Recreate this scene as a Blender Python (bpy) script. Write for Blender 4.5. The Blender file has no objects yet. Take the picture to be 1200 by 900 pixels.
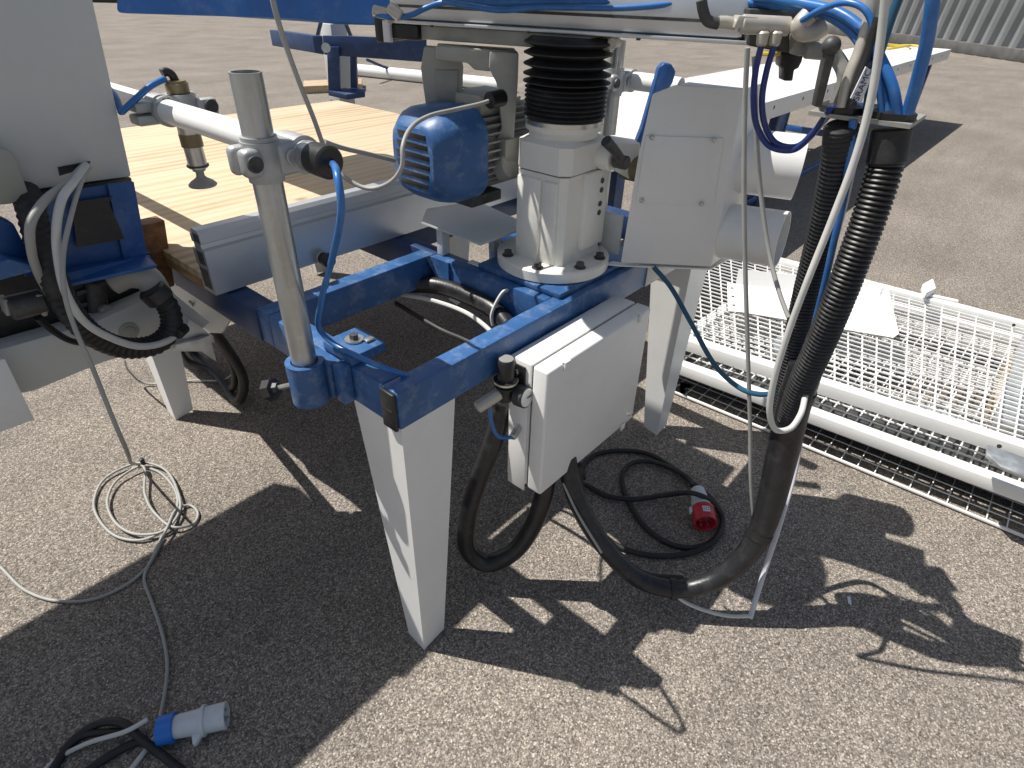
import bpy, bmesh, math, random
from mathutils import Vector, Matrix
random.seed(7)
S = bpy.context.scene
COL = S.collection

# ------------------------------------------------------------------ camera
cam_data = bpy.data.cameras.new('camera')
cam_data.sensor_fit = 'HORIZONTAL'; cam_data.sensor_width = 36.0; cam_data.lens = 20.850
cam_data.clip_start = 0.02; cam_data.clip_end = 600
cam = bpy.data.objects.new('camera', cam_data); COL.objects.link(cam)
cam.matrix_world = Matrix(((0.658890, 0.410762, -0.630189, -0.480033), (-0.751863, 0.386106, -0.534439, -0.652289), (0.023792, 0.825952, 0.563238, 1.300000), (0, 0, 0, 1)))
S.camera = cam
S.render.resolution_x = 1024; S.render.resolution_y = 768

# ------------------------------------------------------------------ light
SUN_DIR = Vector((0.276, -0.50, -1.0)).normalized()
SUN_ELEV = math.asin(-SUN_DIR.z)
world = bpy.data.worlds.new('World'); S.world = world; world.use_nodes = True
wn = world.node_tree.nodes; wl = world.node_tree.links
sky = wn.new('ShaderNodeTexSky'); sky.sky_type = 'NISHITA'; sky.sun_disc = False
sky.sun_elevation = SUN_ELEV
sky.sun_rotation = math.atan2(-SUN_DIR.x, -SUN_DIR.y)
sky.air_density = 1.0; sky.dust_density = 1.2; sky.ozone_density = 1.0
bg = wn['Background']; bg.inputs['Strength'].default_value = 0.068
hs = wn.new('ShaderNodeHueSaturation'); hs.inputs['Saturation'].default_value = 0.7
wl.new(sky.outputs['Color'], hs.inputs['Color']); wl.new(hs.outputs['Color'], bg.inputs['Color'])
sd = bpy.data.lights.new('sun', 'SUN'); sd.energy = 4.6; sd.angle = math.radians(0.5); sd.color = (1.0, 0.955, 0.89)
so = bpy.data.objects.new('sun', sd); COL.objects.link(so)
so.rotation_euler = SUN_DIR.to_track_quat('-Z', 'Y').to_euler()
S.view_settings.view_transform = 'Standard'; S.view_settings.look = 'None'
S.view_settings.exposure = 0.38; S.view_settings.gamma = 1.0

# ------------------------------------------------------------------ materials
def mat(name, col, rough=0.5, metal=0.0, var=0.0, vscale=15.0, dust=None, dscale=8.0, bump=0.0, bscale=120.0, stretch=None, coat=0.0, spec=0.5, rvar=0.0):
    m = bpy.data.materials.new(name); m.use_nodes = True
    nt = m.node_tree; n = nt.nodes; l = nt.links
    b = n['Principled BSDF']
    b.inputs['Roughness'].default_value = rough; b.inputs['Metallic'].default_value = metal
    b.inputs['Coat Weight'].default_value = coat; b.inputs['Specular IOR Level'].default_value = spec
    tc = n.new('ShaderNodeTexCoord'); mp = n.new('ShaderNodeMapping')
    l.new(tc.outputs['Object'], mp.inputs['Vector'])
    if stretch: mp.inputs['Scale'].default_value = stretch
    rgb = n.new('ShaderNodeRGB'); rgb.outputs[0].default_value = (*col, 1)
    cur = rgb.outputs[0]
    if var > 0:
        no = n.new('ShaderNodeTexNoise'); no.inputs['Scale'].default_value = vscale; no.inputs['Detail'].default_value = 6
        l.new(mp.outputs[0], no.inputs['Vector'])
        mr = n.new('ShaderNodeMapRange'); mr.inputs['From Min'].default_value = 0.3; mr.inputs['From Max'].default_value = 0.7
        mr.inputs['To Min'].default_value = 1 - var; mr.inputs['To Max'].default_value = 1 + var
        l.new(no.outputs['Fac'], mr.inputs['Value'])
        mx = n.new('ShaderNodeMix'); mx.data_type = 'RGBA'; mx.blend_type = 'MULTIPLY'; mx.inputs['Factor'].default_value = 1
        l.new(cur, mx.inputs['A']); l.new(mr.outputs[0], mx.inputs['B']); cur = mx.outputs['Result']
        if rvar > 0:
            m2 = n.new('ShaderNodeMapRange'); m2.inputs['From Min'].default_value = 0.3; m2.inputs['From Max'].default_value = 0.7
            m2.inputs['To Min'].default_value = rough - rvar; m2.inputs['To Max'].default_value = rough + rvar
            l.new(no.outputs['Fac'], m2.inputs['Value']); l.new(m2.outputs[0], b.inputs['Roughness'])
    if dust:
        dc, amt = dust
        nd = n.new('ShaderNodeTexNoise'); nd.inputs['Scale'].default_value = dscale; nd.inputs['Detail'].default_value = 9; nd.inputs['Roughness'].default_value = 0.78
        l.new(tc.outputs['Object'], nd.inputs['Vector'])
        cr = n.new('ShaderNodeMapRange'); cr.inputs['From Min'].default_value = 0.50; cr.inputs['From Max'].default_value = 0.80
        cr.inputs['To Min'].default_value = 0; cr.inputs['To Max'].default_value = amt
        l.new(nd.outputs['Fac'], cr.inputs['Value'])
        mx = n.new('ShaderNodeMix'); mx.data_type = 'RGBA'; l.new(cr.outputs[0], mx.inputs['Factor'])
        l.new(cur, mx.inputs['A']); mx.inputs['B'].default_value = (*dc, 1); cur = mx.outputs['Result']
    l.new(cur, b.inputs['Base Color'])
    if bump > 0:
        nb = n.new('ShaderNodeTexNoise'); nb.inputs['Scale'].default_value = bscale; nb.inputs['Detail'].default_value = 4
        l.new(mp.outputs[0], nb.inputs['Vector'])
        bp = n.new('ShaderNodeBump'); bp.inputs['Strength'].default_value = bump; bp.inputs['Distance'].default_value = 0.002
        l.new(nb.outputs['Fac'], bp.inputs['Height']); l.new(bp.outputs[0], b.inputs['Normal'])
    return m

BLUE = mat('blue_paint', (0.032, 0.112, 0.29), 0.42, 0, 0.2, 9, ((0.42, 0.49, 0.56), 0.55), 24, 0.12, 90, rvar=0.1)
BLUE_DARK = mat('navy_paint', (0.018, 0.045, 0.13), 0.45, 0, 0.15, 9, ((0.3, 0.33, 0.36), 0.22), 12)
BLUE_CLEAN = mat('deep_blue_paint', (0.012, 0.075, 0.26), 0.4, 0, 0.2, 6, ((0.3, 0.36, 0.42), 0.35), 20)
WHITE = mat('white_powder_coat', (0.82, 0.82, 0.80), 0.40, 0, 0.03, 5, ((0.45, 0.43, 0.38), 0.16), 14, 0.05, 260, rvar=0.06)
CREAM = mat('cream_cast_paint', (0.80, 0.785, 0.72), 0.42, 0, 0.06, 8, ((0.35, 0.32, 0.26), 0.25), 16, 0.18, 70)
OFFWHITE = mat('grey_white_paint', (0.60, 0.61, 0.59), 0.45, 0, 0.04, 4, ((0.35, 0.34, 0.31), 0.15), 10, 0.05, 200)
GREYCAST = mat('grey_cast_paint', (0.36, 0.36, 0.33), 0.5, 0, 0.1, 10, ((0.42, 0.38, 0.30), 0.4), 22, 0.25, 80)
GALV = mat('galvanised_steel', (0.56, 0.58, 0.58), 0.42, 0.75, 0.2, 28, ((0.72, 0.74, 0.74), 0.4), 30, 0.08, 60, rvar=0.1)
GALVPOST = mat('galvanised_tube', (0.44, 0.46, 0.46), 0.34, 0.85, 0.32, 34, ((0.72, 0.74, 0.74), 0.5), 26, 0.05, 60, stretch=(1, 1, 0.12), rvar=0.1)
CASTALU = mat('cast_aluminium', (0.42, 0.43, 0.43), 0.5, 0.45, 0.15, 30, ((0.6, 0.6, 0.58), 0.3), 25, 0.3, 150)
ALU = mat('anodised_aluminium', (0.60, 0.62, 0.64), 0.38, 0.65, 0.06, 12, ((0.75, 0.75, 0.72), 0.3), 14, 0.03, 90, stretch=(0.1, 1, 1))
STEEL = mat('bright_steel', (0.6, 0.6, 0.58), 0.3, 0.9, 0.15, 30)
GREYSTEEL = mat('dusty_grey_steel', (0.30, 0.30, 0.28), 0.55, 0.25, 0.15, 20, ((0.45, 0.42, 0.36), 0.4), 25, 0.2, 100)
BRASS = mat('brown_brass', (0.24, 0.19, 0.11), 0.45, 0.4, 0.15, 30)
RUBBER = mat('black_rubber', (0.016, 0.016, 0.017), 0.55, 0, 0.2, 20, ((0.20, 0.19, 0.17), 0.22), 18)
SLEEVE = mat('black_hose_sleeve', (0.015, 0.0155, 0.018), 0.36, 0, 0.3, 30, ((0.16, 0.16, 0.16), 0.3), 26, 0.3, 140)
BLACK = mat('black_plastic', (0.016, 0.016, 0.017), 0.42, 0, 0.1, 20, ((0.22, 0.2, 0.17), 0.2), 20)
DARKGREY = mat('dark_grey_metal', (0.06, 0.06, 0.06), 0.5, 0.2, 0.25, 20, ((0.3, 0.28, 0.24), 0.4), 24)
GREYCABLE = mat('grey_cable_sheath', (0.36, 0.36, 0.34), 0.5, 0, 0.08, 25, ((0.30, 0.28, 0.24), 0.3), 30)
WHITECABLE = mat('pale_grey_cable_sheath', (0.60, 0.60, 0.57), 0.45, 0, 0.06, 25, ((0.36, 0.34, 0.30), 0.3), 30)
BLUEHOSE = mat('blue_air_hose', (0.028, 0.15, 0.43), 0.32, 0, 0.1, 20, ((0.4, 0.5, 0.6), 0.25), 25)
NAVYHOSE = mat('navy_air_hose', (0.018, 0.035, 0.19), 0.35, 0, 0.1, 20, ((0.3, 0.35, 0.45), 0.2), 25)
TEALHOSE = mat('dark_teal_air_hose', (0.02, 0.09, 0.16), 0.35, 0, 0.1, 20)
PALEPLAST = mat('milky_plastic', (0.66, 0.66, 0.72), 0.35, 0, 0.06, 30, ((0.5, 0.5, 0.5), 0.2), 30)
FITTING = mat('pale_nickel_fitting', (0.52, 0.49, 0.43), 0.4, 0.3, 0.12, 40, ((0.3, 0.27, 0.22), 0.4), 40)
PLUGGREY = mat('pale_grey_plug_plastic', (0.62, 0.66, 0.70), 0.4, 0, 0.05, 30, ((0.35, 0.33, 0.3), 0.25), 40)
PLUGBLUE = mat('bright_blue_plug_plastic', (0.02, 0.17, 0.62), 0.4, 0, 0.05, 30)
PLUGRED = mat('red_plug_plastic', (0.50, 0.02, 0.035), 0.38, 0, 0.1, 30, ((0.5, 0.3, 0.3), 0.2), 40)
GLASS = mat('gauge_face', (0.75, 0.76, 0.74), 0.15, 0, 0.03, 30, coat=0.6)
YELLOW = mat('yellow_plastic', (0.62, 0.48, 0.05), 0.45)
LABELW = mat('white_tag', (0.72, 0.73, 0.78), 0.45, 0, 0.04, 30)
INK = mat('dark_ink', (0.03, 0.04, 0.09), 0.5)
KHAKI = mat('grey_green_housing', (0.33, 0.34, 0.30), 0.45, 0, 0.05, 8, ((0.4, 0.38, 0.32), 0.25), 12)
TARPBLUE = mat('bright_blue_sheet', (0.02, 0.13, 0.44), 0.5, 0, 0.2, 2.5, ((0.3, 0.45, 0.65), 0.4), 3, stretch=(1, 1, 0.3))
BROWNBOARD = mat('brown_board', (0.28, 0.19, 0.10), 0.7, 0, 0.25, 8)
SHEET = mat('weathered_galvanised_sheet', (0.40, 0.42, 0.44), 0.42, 0.6, 0.4, 1.6, ((0.25, 0.24, 0.2), 0.35), 3, 0.0, stretch=(1, 1, 0.12))
STONE = mat('grey_concrete_kerb', (0.10, 0.098, 0.095), 0.85, 0, 0.25, 5)

def wood(name, c1, c2, c3, scale, knots=True, end=False):
    m = bpy.data.materials.new(name); m.use_nodes = True
    nt = m.node_tree; n = nt.nodes; l = nt.links; b = n['Principled BSDF']; b.inputs['Roughness'].default_value = 0.62
    tc = n.new('ShaderNodeTexCoord'); mp = n.new('ShaderNodeMapping'); l.new(tc.outputs['Object'], mp.inputs['Vector'])
    mp.inputs['Scale'].default_value = scale
    no = n.new('ShaderNodeTexNoise'); no.inputs['Scale'].default_value = 1; no.inputs['Detail'].default_value = 7; no.inputs['Roughness'].default_value = 0.62; no.inputs['Distortion'].default_value = 0.7
    l.new(mp.outputs[0], no.inputs['Vector'])
    wv = n.new('ShaderNodeTexWave'); wv.bands_direction = 'Y'; wv.inputs['Scale'].default_value = 0.9; wv.inputs['Distortion'].default_value = 9.0; wv.inputs['Detail'].default_value = 3; wv.inputs['Detail Scale'].default_value = 0.6
    l.new(mp.outputs[0], wv.inputs['Vector'])
    md = n.new('ShaderNodeMath'); md.operation = 'MULTIPLY_ADD'; md.inputs[1].default_value = 0.20; l.new(wv.outputs['Fac'], md.inputs[0])
    m3 = n.new('ShaderNodeMath'); m3.operation = 'MULTIPLY'; m3.inputs[1].default_value = 0.80; l.new(no.outputs['Fac'], m3.inputs[0]); l.new(m3.outputs[0], md.inputs[2])
    cr = n.new('ShaderNodeValToRGB'); e = cr.color_ramp.elements
    e[0].position = 0.25; e[0].color = (*c3, 1); e[1].position = 0.72; e[1].color = (*c1, 1)
    x = cr.color_ramp.elements.new(0.45); x.color = (*c2, 1)
    l.new(md.outputs[0], cr.inputs['Fac']); cur = cr.outputs['Color']
    if knots:
        vo = n.new('ShaderNodeTexVoronoi'); vo.inputs['Scale'].default_value = 3.4
        mk = n.new('ShaderNodeMapping'); mk.inputs['Scale'].default_value = (0.75, 1.1, 1); l.new(tc.outputs['Object'], mk.inputs['Vector'])
        l.new(mk.outputs[0], vo.inputs['Vector'])
        kr = n.new('ShaderNodeMapRange'); kr.inputs['From Min'].default_value = 0.05; kr.inputs['From Max'].default_value = 0.085; kr.inputs['To Min'].default_value = 0.75; kr.inputs['To Max'].default_value = 0
        l.new(vo.outputs['Distance'], kr.inputs['Value'])
        mx = n.new('ShaderNodeMix'); mx.data_type = 'RGBA'; l.new(kr.outputs[0], mx.inputs['Factor']); l.new(cur, mx.inputs['A']); mx.inputs['B'].default_value = (0.16, 0.09, 0.035, 1)
        cur = mx.outputs['Result']
    l.new(cur, b.inputs['Base Color'])
    bp = n.new('ShaderNodeBump'); bp.inputs['Strength'].default_value = 0.25; bp.inputs['Distance'].default_value = 0.001; l.new(md.outputs[0], bp.inputs['Height']); l.new(bp.outputs[0], b.inputs['Normal'])
    return m
PLY = wood('pine_plywood', (0.64, 0.525, 0.37), (0.57, 0.445, 0.29), (0.36, 0.25, 0.135), (1.1, 7.5, 7.5))
PLYEDGE = wood('plywood_edge', (0.52, 0.36, 0.18), (0.34, 0.21, 0.10), (0.2, 0.12, 0.06), (3, 3, 90), False)
TIMBER = wood('brown_timber', (0.30, 0.15, 0.06), (0.20, 0.09, 0.032), (0.10, 0.045, 0.018), (40, 60, 60), False)
PLANKW = wood('pale_timber', (0.58, 0.46, 0.32), (0.45, 0.34, 0.2), (0.3, 0.2, 0.11), (4, 30, 30), False)

def asphalt():
    m = bpy.data.materials.new('asphalt_aggregate'); m.use_nodes = True
    nt = m.node_tree; n = nt.nodes; l = nt.links; b = n['Principled BSDF']
    b.inputs['Roughness'].default_value = 0.85; b.inputs['Specular IOR Level'].default_value = 0.3
    tc = n.new('ShaderNodeTexCoord')
    wp = n.new('ShaderNodeTexNoise'); wp.inputs['Scale'].default_value = 60; l.new(tc.outputs['Object'], wp.inputs['Vector'])
    add = n.new('ShaderNodeMix'); add.data_type = 'VECTOR'; add.inputs['Factor'].default_value = 0.008
    l.new(tc.outputs['Object'], add.inputs['A']); l.new(wp.outputs['Color'], add.inputs['B'])
    v1 = n.new('ShaderNodeTexVoronoi'); v1.inputs['Scale'].default_value = 260; l.new(add.outputs['Result'], v1.inputs['Vector'])
    v2 = n.new('ShaderNodeTexVoronoi'); v2.inputs['Scale'].default_value = 480; l.new(add.outputs['Result'], v2.inputs['Vector'])
    sp = n.new('ShaderNodeSeparateColor'); l.new(v1.outputs['Color'], sp.inputs[0])
    sp2 = n.new('ShaderNodeSeparateColor'); l.new(v2.outputs['Color'], sp2.inputs[0])
    mxv = n.new('ShaderNodeMath'); mxv.operation = 'MULTIPLY_ADD'; mxv.inputs[1].default_value = 0.4
    m6 = n.new('ShaderNodeMath'); m6.operation = 'MULTIPLY'; m6.inputs[1].default_value = 0.6
    l.new(sp.outputs[0], m6.inputs[0]); l.new(sp2.outputs[0], mxv.inputs[0]); l.new(m6.outputs[0], mxv.inputs[2])
    cr = n.new('ShaderNodeValToRGB'); E = cr.color_ramp.elements
    E[0].position = 0.10; E[0].color = (0.066, 0.057, 0.048, 1); E[1].position = 0.94; E[1].color = (0.68, 0.60, 0.51, 1)
    for p, c in ((0.3, (0.175, 0.153, 0.130)), (0.55, (0.285, 0.250, 0.213)), (0.75, (0.40, 0.352, 0.300))):
        x = cr.color_ramp.elements.new(p); x.color = (*c, 1)
    l.new(mxv.outputs[0], cr.inputs['Fac'])
    # gaps between stones darken with real binder
    gp = n.new('ShaderNodeMapRange'); gp.inputs['From Min'].default_value = 0.35; gp.inputs['From Max'].default_value = 0.75; gp.inputs['To Min'].default_value = 0; gp.inputs['To Max'].default_value = 0.55
    l.new(v1.outputs['Distance'], gp.inputs['Value'])
    mg = n.new('ShaderNodeMix'); mg.data_type = 'RGBA'; l.new(gp.outputs[0], mg.inputs['Factor']); l.new(cr.outputs[0], mg.inputs['A']); mg.inputs['B'].default_value = (0.09, 0.079, 0.068, 1)
    # stains and wear
    n1 = n.new('ShaderNodeTexNoise'); n1.inputs['Scale'].default_value = 1.3; n1.inputs['Detail'].default_value = 6; l.new(tc.outputs['Object'], n1.inputs['Vector'])
    r1 = n.new('ShaderNodeMapRange'); r1.inputs['From Min'].default_value = 0.3; r1.inputs['From Max'].default_value = 0.7; r1.inputs['To Min'].default_value = 0.82; r1.inputs['To Max'].default_value = 1.12
    l.new(n1.outputs['Fac'], r1.inputs['Value'])
    mp = n.new('ShaderNodeMapping'); mp.inputs['Rotation'].default_value = (0, 0, math.radians(-40)); mp.inputs['Scale'].default_value = (0.35, 2.2, 1); l.new(tc.outputs['Object'], mp.inputs['Vector'])
    n2 = n.new('ShaderNodeTexNoise'); n2.inputs['Scale'].default_value = 2.2; n2.inputs['Detail'].default_value = 8; n2.inputs['Roughness'].default_value = 0.7; l.new(mp.outputs[0], n2.inputs['Vector'])
    r2 = n.new('ShaderNodeMapRange'); r2.inputs['From Min'].default_value = 0.3; r2.inputs['From Max'].default_value = 0.7; r2.inputs['To Min'].default_value = 0.86; r2.inputs['To Max'].default_value = 1.1
    l.new(n2.outputs['Fac'], r2.inputs['Value'])
    mm = n.new('ShaderNodeMath'); mm.operation = 'MULTIPLY'; l.new(r1.outputs[0], mm.inputs[0]); l.new(r2.outputs[0], mm.inputs[1])
    mx = n.new('ShaderNodeMix'); mx.data_type = 'RGBA'; mx.blend_type = 'MULTIPLY'; mx.inputs['Factor'].default_value = 1
    l.new(mg.outputs['Result'], mx.inputs['A']); l.new(mm.outputs[0], mx.inputs['B'])
    l.new(mx.outputs['Result'], b.inputs['Base Color'])
    hh = n.new('ShaderNodeMath'); hh.operation = 'SUBTRACT'; l.new(mxv.outputs[0], hh.inputs[0]); l.new(v1.outputs['Distance'], hh.inputs[1])
    bp = n.new('ShaderNodeBump'); bp.inputs['Strength'].default_value = 0.35; bp.inputs['Distance'].default_value = 0.003; l.new(hh.outputs[0], bp.inputs['Height']); l.new(bp.outputs[0], b.inputs['Normal'])
    return m
ASPHALT = asphalt()

# ------------------------------------------------------------------ mesh helpers
V = Vector
def catmull(pts, seg=8):
    P = [V(p) for p in pts]
    if len(P) < 3:
        return [P[0].lerp(P[1], i/seg) for i in range(seg+1)]
    Q = [P[0]*2-P[1]] + P + [P[-1]*2-P[-2]]
    out = []
    for i in range(1, len(Q)-2):
        p0, p1, p2, p3 = Q[i-1:i+3]
        a = 0.5
        t0 = 0; t1 = t0+max((p1-p0).length, 1e-5)**a; t2 = t1+max((p2-p1).length, 1e-5)**a; t3 = t2+max((p3-p2).length, 1e-5)**a
        for s in range(seg):
            t = t1+(t2-t1)*s/seg
            A1 = p0*((t1-t)/(t1-t0))+p1*((t-t0)/(t1-t0)); A2 = p1*((t2-t)/(t2-t1))+p2*((t-t1)/(t2-t1)); A3 = p2*((t3-t)/(t3-t2))+p3*((t-t2)/(t3-t2))
            B1 = A1*((t2-t)/(t2-t0))+A2*((t-t0)/(t2-t0)); B2 = A2*((t3-t)/(t3-t1))+A3*((t-t1)/(t3-t1))
            out.append(B1*((t2-t)/(t2-t1))+B2*((t-t1)/(t2-t1)))
    out.append(P[-1]); return out
def resample(P, step):
    L = [0]
    for a, b in zip(P, P[1:]): L.append(L[-1]+(b-a).length)
    n = max(2, int(L[-1]/step)); out = []; j = 0
    for i in range(n+1):
        t = L[-1]*i/n
        while j < len(L)-2 and L[j+1] < t: j += 1
        d = L[j+1]-L[j]; out.append(P[j].lerp(P[j+1], 0 if d < 1e-9 else (t-L[j])/d))
    return out

class MB:
    def __init__(s): s.v = []; s.f = []
    def add(s, vs, fs, M=None):
        o = len(s.v)
        s.v += [tuple(M @ V(v)) if M else tuple(v) for v in vs]; s.f += [tuple(i+o for i in f) for f in fs]; return s
    def frombm(s, bm, M=None):
        bm.verts.index_update()
        s.add([v.co.copy() for v in bm.verts], [[v.index for v in f.verts] for f in bm.faces], M); bm.free(); return s
    def box(s, lo, hi, bev=0.0, M=None, seg=2):
        bm = bmesh.new()
        vs = [bm.verts.new((x, y, z)) for x in (lo[0], hi[0]) for y in (lo[1], hi[1]) for z in (lo[2], hi[2])]
        for f in ((0,1,3,2), (4,6,7,5), (0,4,5,1), (2,3,7,6), (0,2,6,4), (1,5,7,3)): bm.faces.new([vs[i] for i in f])
        bmesh.ops.recalc_face_normals(bm, faces=bm.faces)
        if bev > 0: bmesh.ops.bevel(bm, geom=bm.edges[:], offset=bev, segments=seg, profile=0.5, affect='EDGES', clamp_overlap=True)
        return s.frombm(bm, M)
    def prism(s, outline, vec, bev=0.0):
        bm = bmesh.new(); vec = V(vec)
        a = [bm.verts.new(V(p)) for p in outline]; b = [bm.verts.new(V(p)+vec) for p in outline]; n = len(a)
        bm.faces.new(a); bm.faces.new(b[::-1])
        for i in range(n): bm.faces.new((a[i], b[i], b[(i+1) % n], a[(i+1) % n]))
        bmesh.ops.recalc_face_normals(bm, faces=bm.faces)
        if bev > 0: bmesh.ops.bevel(bm, geom=bm.edges[:], offset=bev, segments=2, profile=0.5, affect='EDGES', clamp_overlap=True)
        return s.frombm(bm)
    def lathe(s, p0, axis, prof, n=24, up=None):
        p0 = V(p0); ax = V(axis).normalized(); u = ax.orthogonal().normalized() if up is None else V(up); w = ax.cross(u)
        vs = []; fs = []
        for (t, r) in prof:
            for k in range(n):
                a = 2*math.pi*k/n; vs.append(p0+ax*t+(u*math.cos(a)+w*math.sin(a))*max(r, 1e-5))
        for i in range(len(prof)-1):
            for k in range(n):
                k2 = (k+1) % n; fs.append((i*n+k, i*n+k2, (i+1)*n+k2, (i+1)*n+k))
        if prof[0][1] > 1e-4: fs.append(tuple(range(n))[::-1])
        if prof[-1][1] > 1e-4: fs.append(tuple((len(prof)-1)*n+k for k in range(n)))
        return s.add(vs, fs)
    def cyl(s, p0, p1, r, n=20, bev=0.0, r1=None):
        p0 = V(p0); p1 = V(p1); L = (p1-p0).length; r1 = r if r1 is None else r1
        pr = [(0, r), (L, r1)] if bev <= 0 else [(0, r-bev), (bev, r), (L-bev, r1), (L, r1-bev)]
        return s.lathe(p0, p1-p0, pr, n)
    def pipe(s, p0, p1, r, wall, n=24):
        p0 = V(p0); p1 = V(p1); L = (p1-p0).length; ri = r-wall
        o = len(s.v); s.lathe(p0, p1-p0, [(0, ri), (0, r), (L, r), (L, ri), (0, ri+1e-6)], n)
        # drop the caps that lathe closed
        s.f = [f for f in s.f if not (len(f) == n and min(f) >= o)]
        return s
    def tube(s, P, r, n=10, caps=True, flat=None):
        P = [V(p) for p in P]; m = len(P); vs = []; fs = []
        T = [(P[min(i+1, m-1)]-P[max(i-1, 0)]).normalized() for i in range(m)]
        u = T[0].orthogonal().normalized()
        for i in range(m):
            if i: u = (u-T[i]*u.dot(T[i])).normalized()
            w = T[i].cross(u); rr = r(i) if callable(r) else r
            for k in range(n):
                a = 2*math.pi*k/n; vs.append(P[i]+(u*math.cos(a)+w*math.sin(a)*(flat or 1))*rr)
        for i in range(m-1):
            for k in range(n):
                k2 = (k+1) % n; fs.append((i*n+k, i*n+k2, (i+1)*n+k2, (i+1)*n+k))
        if caps: fs.append(tuple(range(n))[::-1]); fs.append(tuple((m-1)*n+k for k in range(n)))
        return s.add(vs, fs)
    def sphere(s, c, r, n=14, sc=(1, 1, 1)):
        vs = []; fs = []; c = V(c); h = n//2
        for i in range(h+1):
            th = math.pi*i/h
            for k in range(n):
                a = 2*math.pi*k/n; vs.append(c+V((math.sin(th)*math.cos(a)*sc[0], math.sin(th)*math.sin(a)*sc[1], math.cos(th)*sc[2]))*r)
        for i in range(h):
            for k in range(n): fs.append((i*n+k, (i+1)*n+k, (i+1)*n+(k+1) % n, i*n+(k+1) % n))
        return s.add(vs, fs)
    def mesh(s, name, m, ang=38):
        me = bpy.data.meshes.new(name); me.from_pydata(s.v, [], s.f)
        bm = bmesh.new(); bm.from_mesh(me)
        bmesh.ops.remove_doubles(bm, verts=bm.verts, dist=1e-6); bmesh.ops.recalc_face_normals(bm, faces=bm.faces); bm.to_mesh(me); bm.free()
        me.materials.append(m)
        for p in me.polygons: p.use_smooth = True
        me.set_sharp_from_angle(angle=math.radians(ang))
        return me
    def build(s, name, m, parent=None, label=None, ang=38, stuff=False):
        o = bpy.data.objects.new(name, s.mesh(name, m, ang)); COL.objects.link(o)
        if parent: attach(o, parent)
        if label: o['label'] = label
        if stuff: o['kind'] = 'stuff'
        return o
ROOTS = {}
def world_loc(o):
    v = V((0, 0, 0))
    while o: v = v+o.location; o = o.parent
    return v
def attach(o, parent):
    # meshes are written in world metres; parents are plain translated empties or meshes
    o.parent = parent
    if o.type == 'MESH': o.location = V((0, 0, 0))-world_loc(parent)
def thing(name, loc, label, cat, group=None):
    o = bpy.data.objects.new(name, None); COL.objects.link(o); o.location = loc; o.empty_display_size = 0.05
    tag(o, label, cat, group); return o
def tag(o, label=None, cat=None, group=None, kind=None):
    if label: o['label'] = label
    if cat: o['category'] = cat
    if group: o['group'] = group
    if kind: o['kind'] = kind
    return o
def cable(name, pts, r, m, label, cat='cable', parent=None, seg=10, n=10, group=None, flat=None):
    o = MB().tube(catmull(pts, seg), r, n, flat=flat).build(name, m, parent)
    if parent is None: tag(o, label, cat, group)
    elif label: o['label'] = label
    return o
def hexbolt(p, ax, r, h, m, parent, name='bolt'):
    return MB().cyl(p, V(p)+V(ax).normalized()*h, r, 6).build(name, m, parent)

# ------------------------------------------------------------------ ground
g = MB().add([(-300, -300, 0), (300, -300, 0), (300, 300, 0), (-300, 300, 0)], [(0, 1, 2, 3)]).build('ground', ASPHALT)
g['kind'] = 'structure'
g['label'] = 'sunlit grey brown asphalt yard with coarse aggregate'

# ================================================================== SAW MACHINE
saw = thing('saw_machine', (0, 0, 0), 'saw machine on a blue steel frame with white legs, bellows column and blue motor', 'saw')
T0, T1 = 0.659, 0.735
bv = 0.004
MB().box((0.0, 0.0, T0), (1.145, 0.042, T1), bv).build('side_beam', BLUE, saw)
MB().box((0.0, 0.0421, T0), (0.042, 0.4, T1), bv).build('end_beam', BLUE, saw)
MB().box((0.0, 0.4005, T0), (0.448, 0.445, T1+0.001), bv).build('far_beam', BLUE, saw)
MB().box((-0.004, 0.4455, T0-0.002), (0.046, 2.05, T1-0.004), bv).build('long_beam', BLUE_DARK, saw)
MB().box((0.4405, 0.0425, T0), (0.4845, 0.4, T1-0.001), bv).build('cross_beam', BLUE, saw)
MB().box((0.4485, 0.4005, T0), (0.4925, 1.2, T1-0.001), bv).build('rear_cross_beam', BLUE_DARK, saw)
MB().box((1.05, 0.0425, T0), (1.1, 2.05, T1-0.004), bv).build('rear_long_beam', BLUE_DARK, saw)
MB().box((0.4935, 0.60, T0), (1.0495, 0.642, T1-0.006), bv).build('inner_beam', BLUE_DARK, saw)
MB().prism([(0.4845, 0.0425, T0+0.02), (0.70, 0.0425, T0+0.02), (0.70, 0.28, T0+0.02), (0.4845, 0.28, T0+0.02)], (0, 0, 0.045)).build('under_plate', BLUE, saw)
MB().box((0.462, 0.020, 0.7355), (0.80, 0.262, 0.7475), 0.002).build('mounting_plate', BLUE, saw)
# welded gusset in the far inner corner
MB().prism([(0.4405, 0.335, T1-0.001), (0.4405, 0.400, T1-0.001), (0.426, 0.400, T1-0.001), (0.4395, 0.355, T0+0.004), (0.4395, 0.335, T0+0.004)], (-0.006, 0, 0), 0).build('corner_gusset', BLUE, saw)
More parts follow.
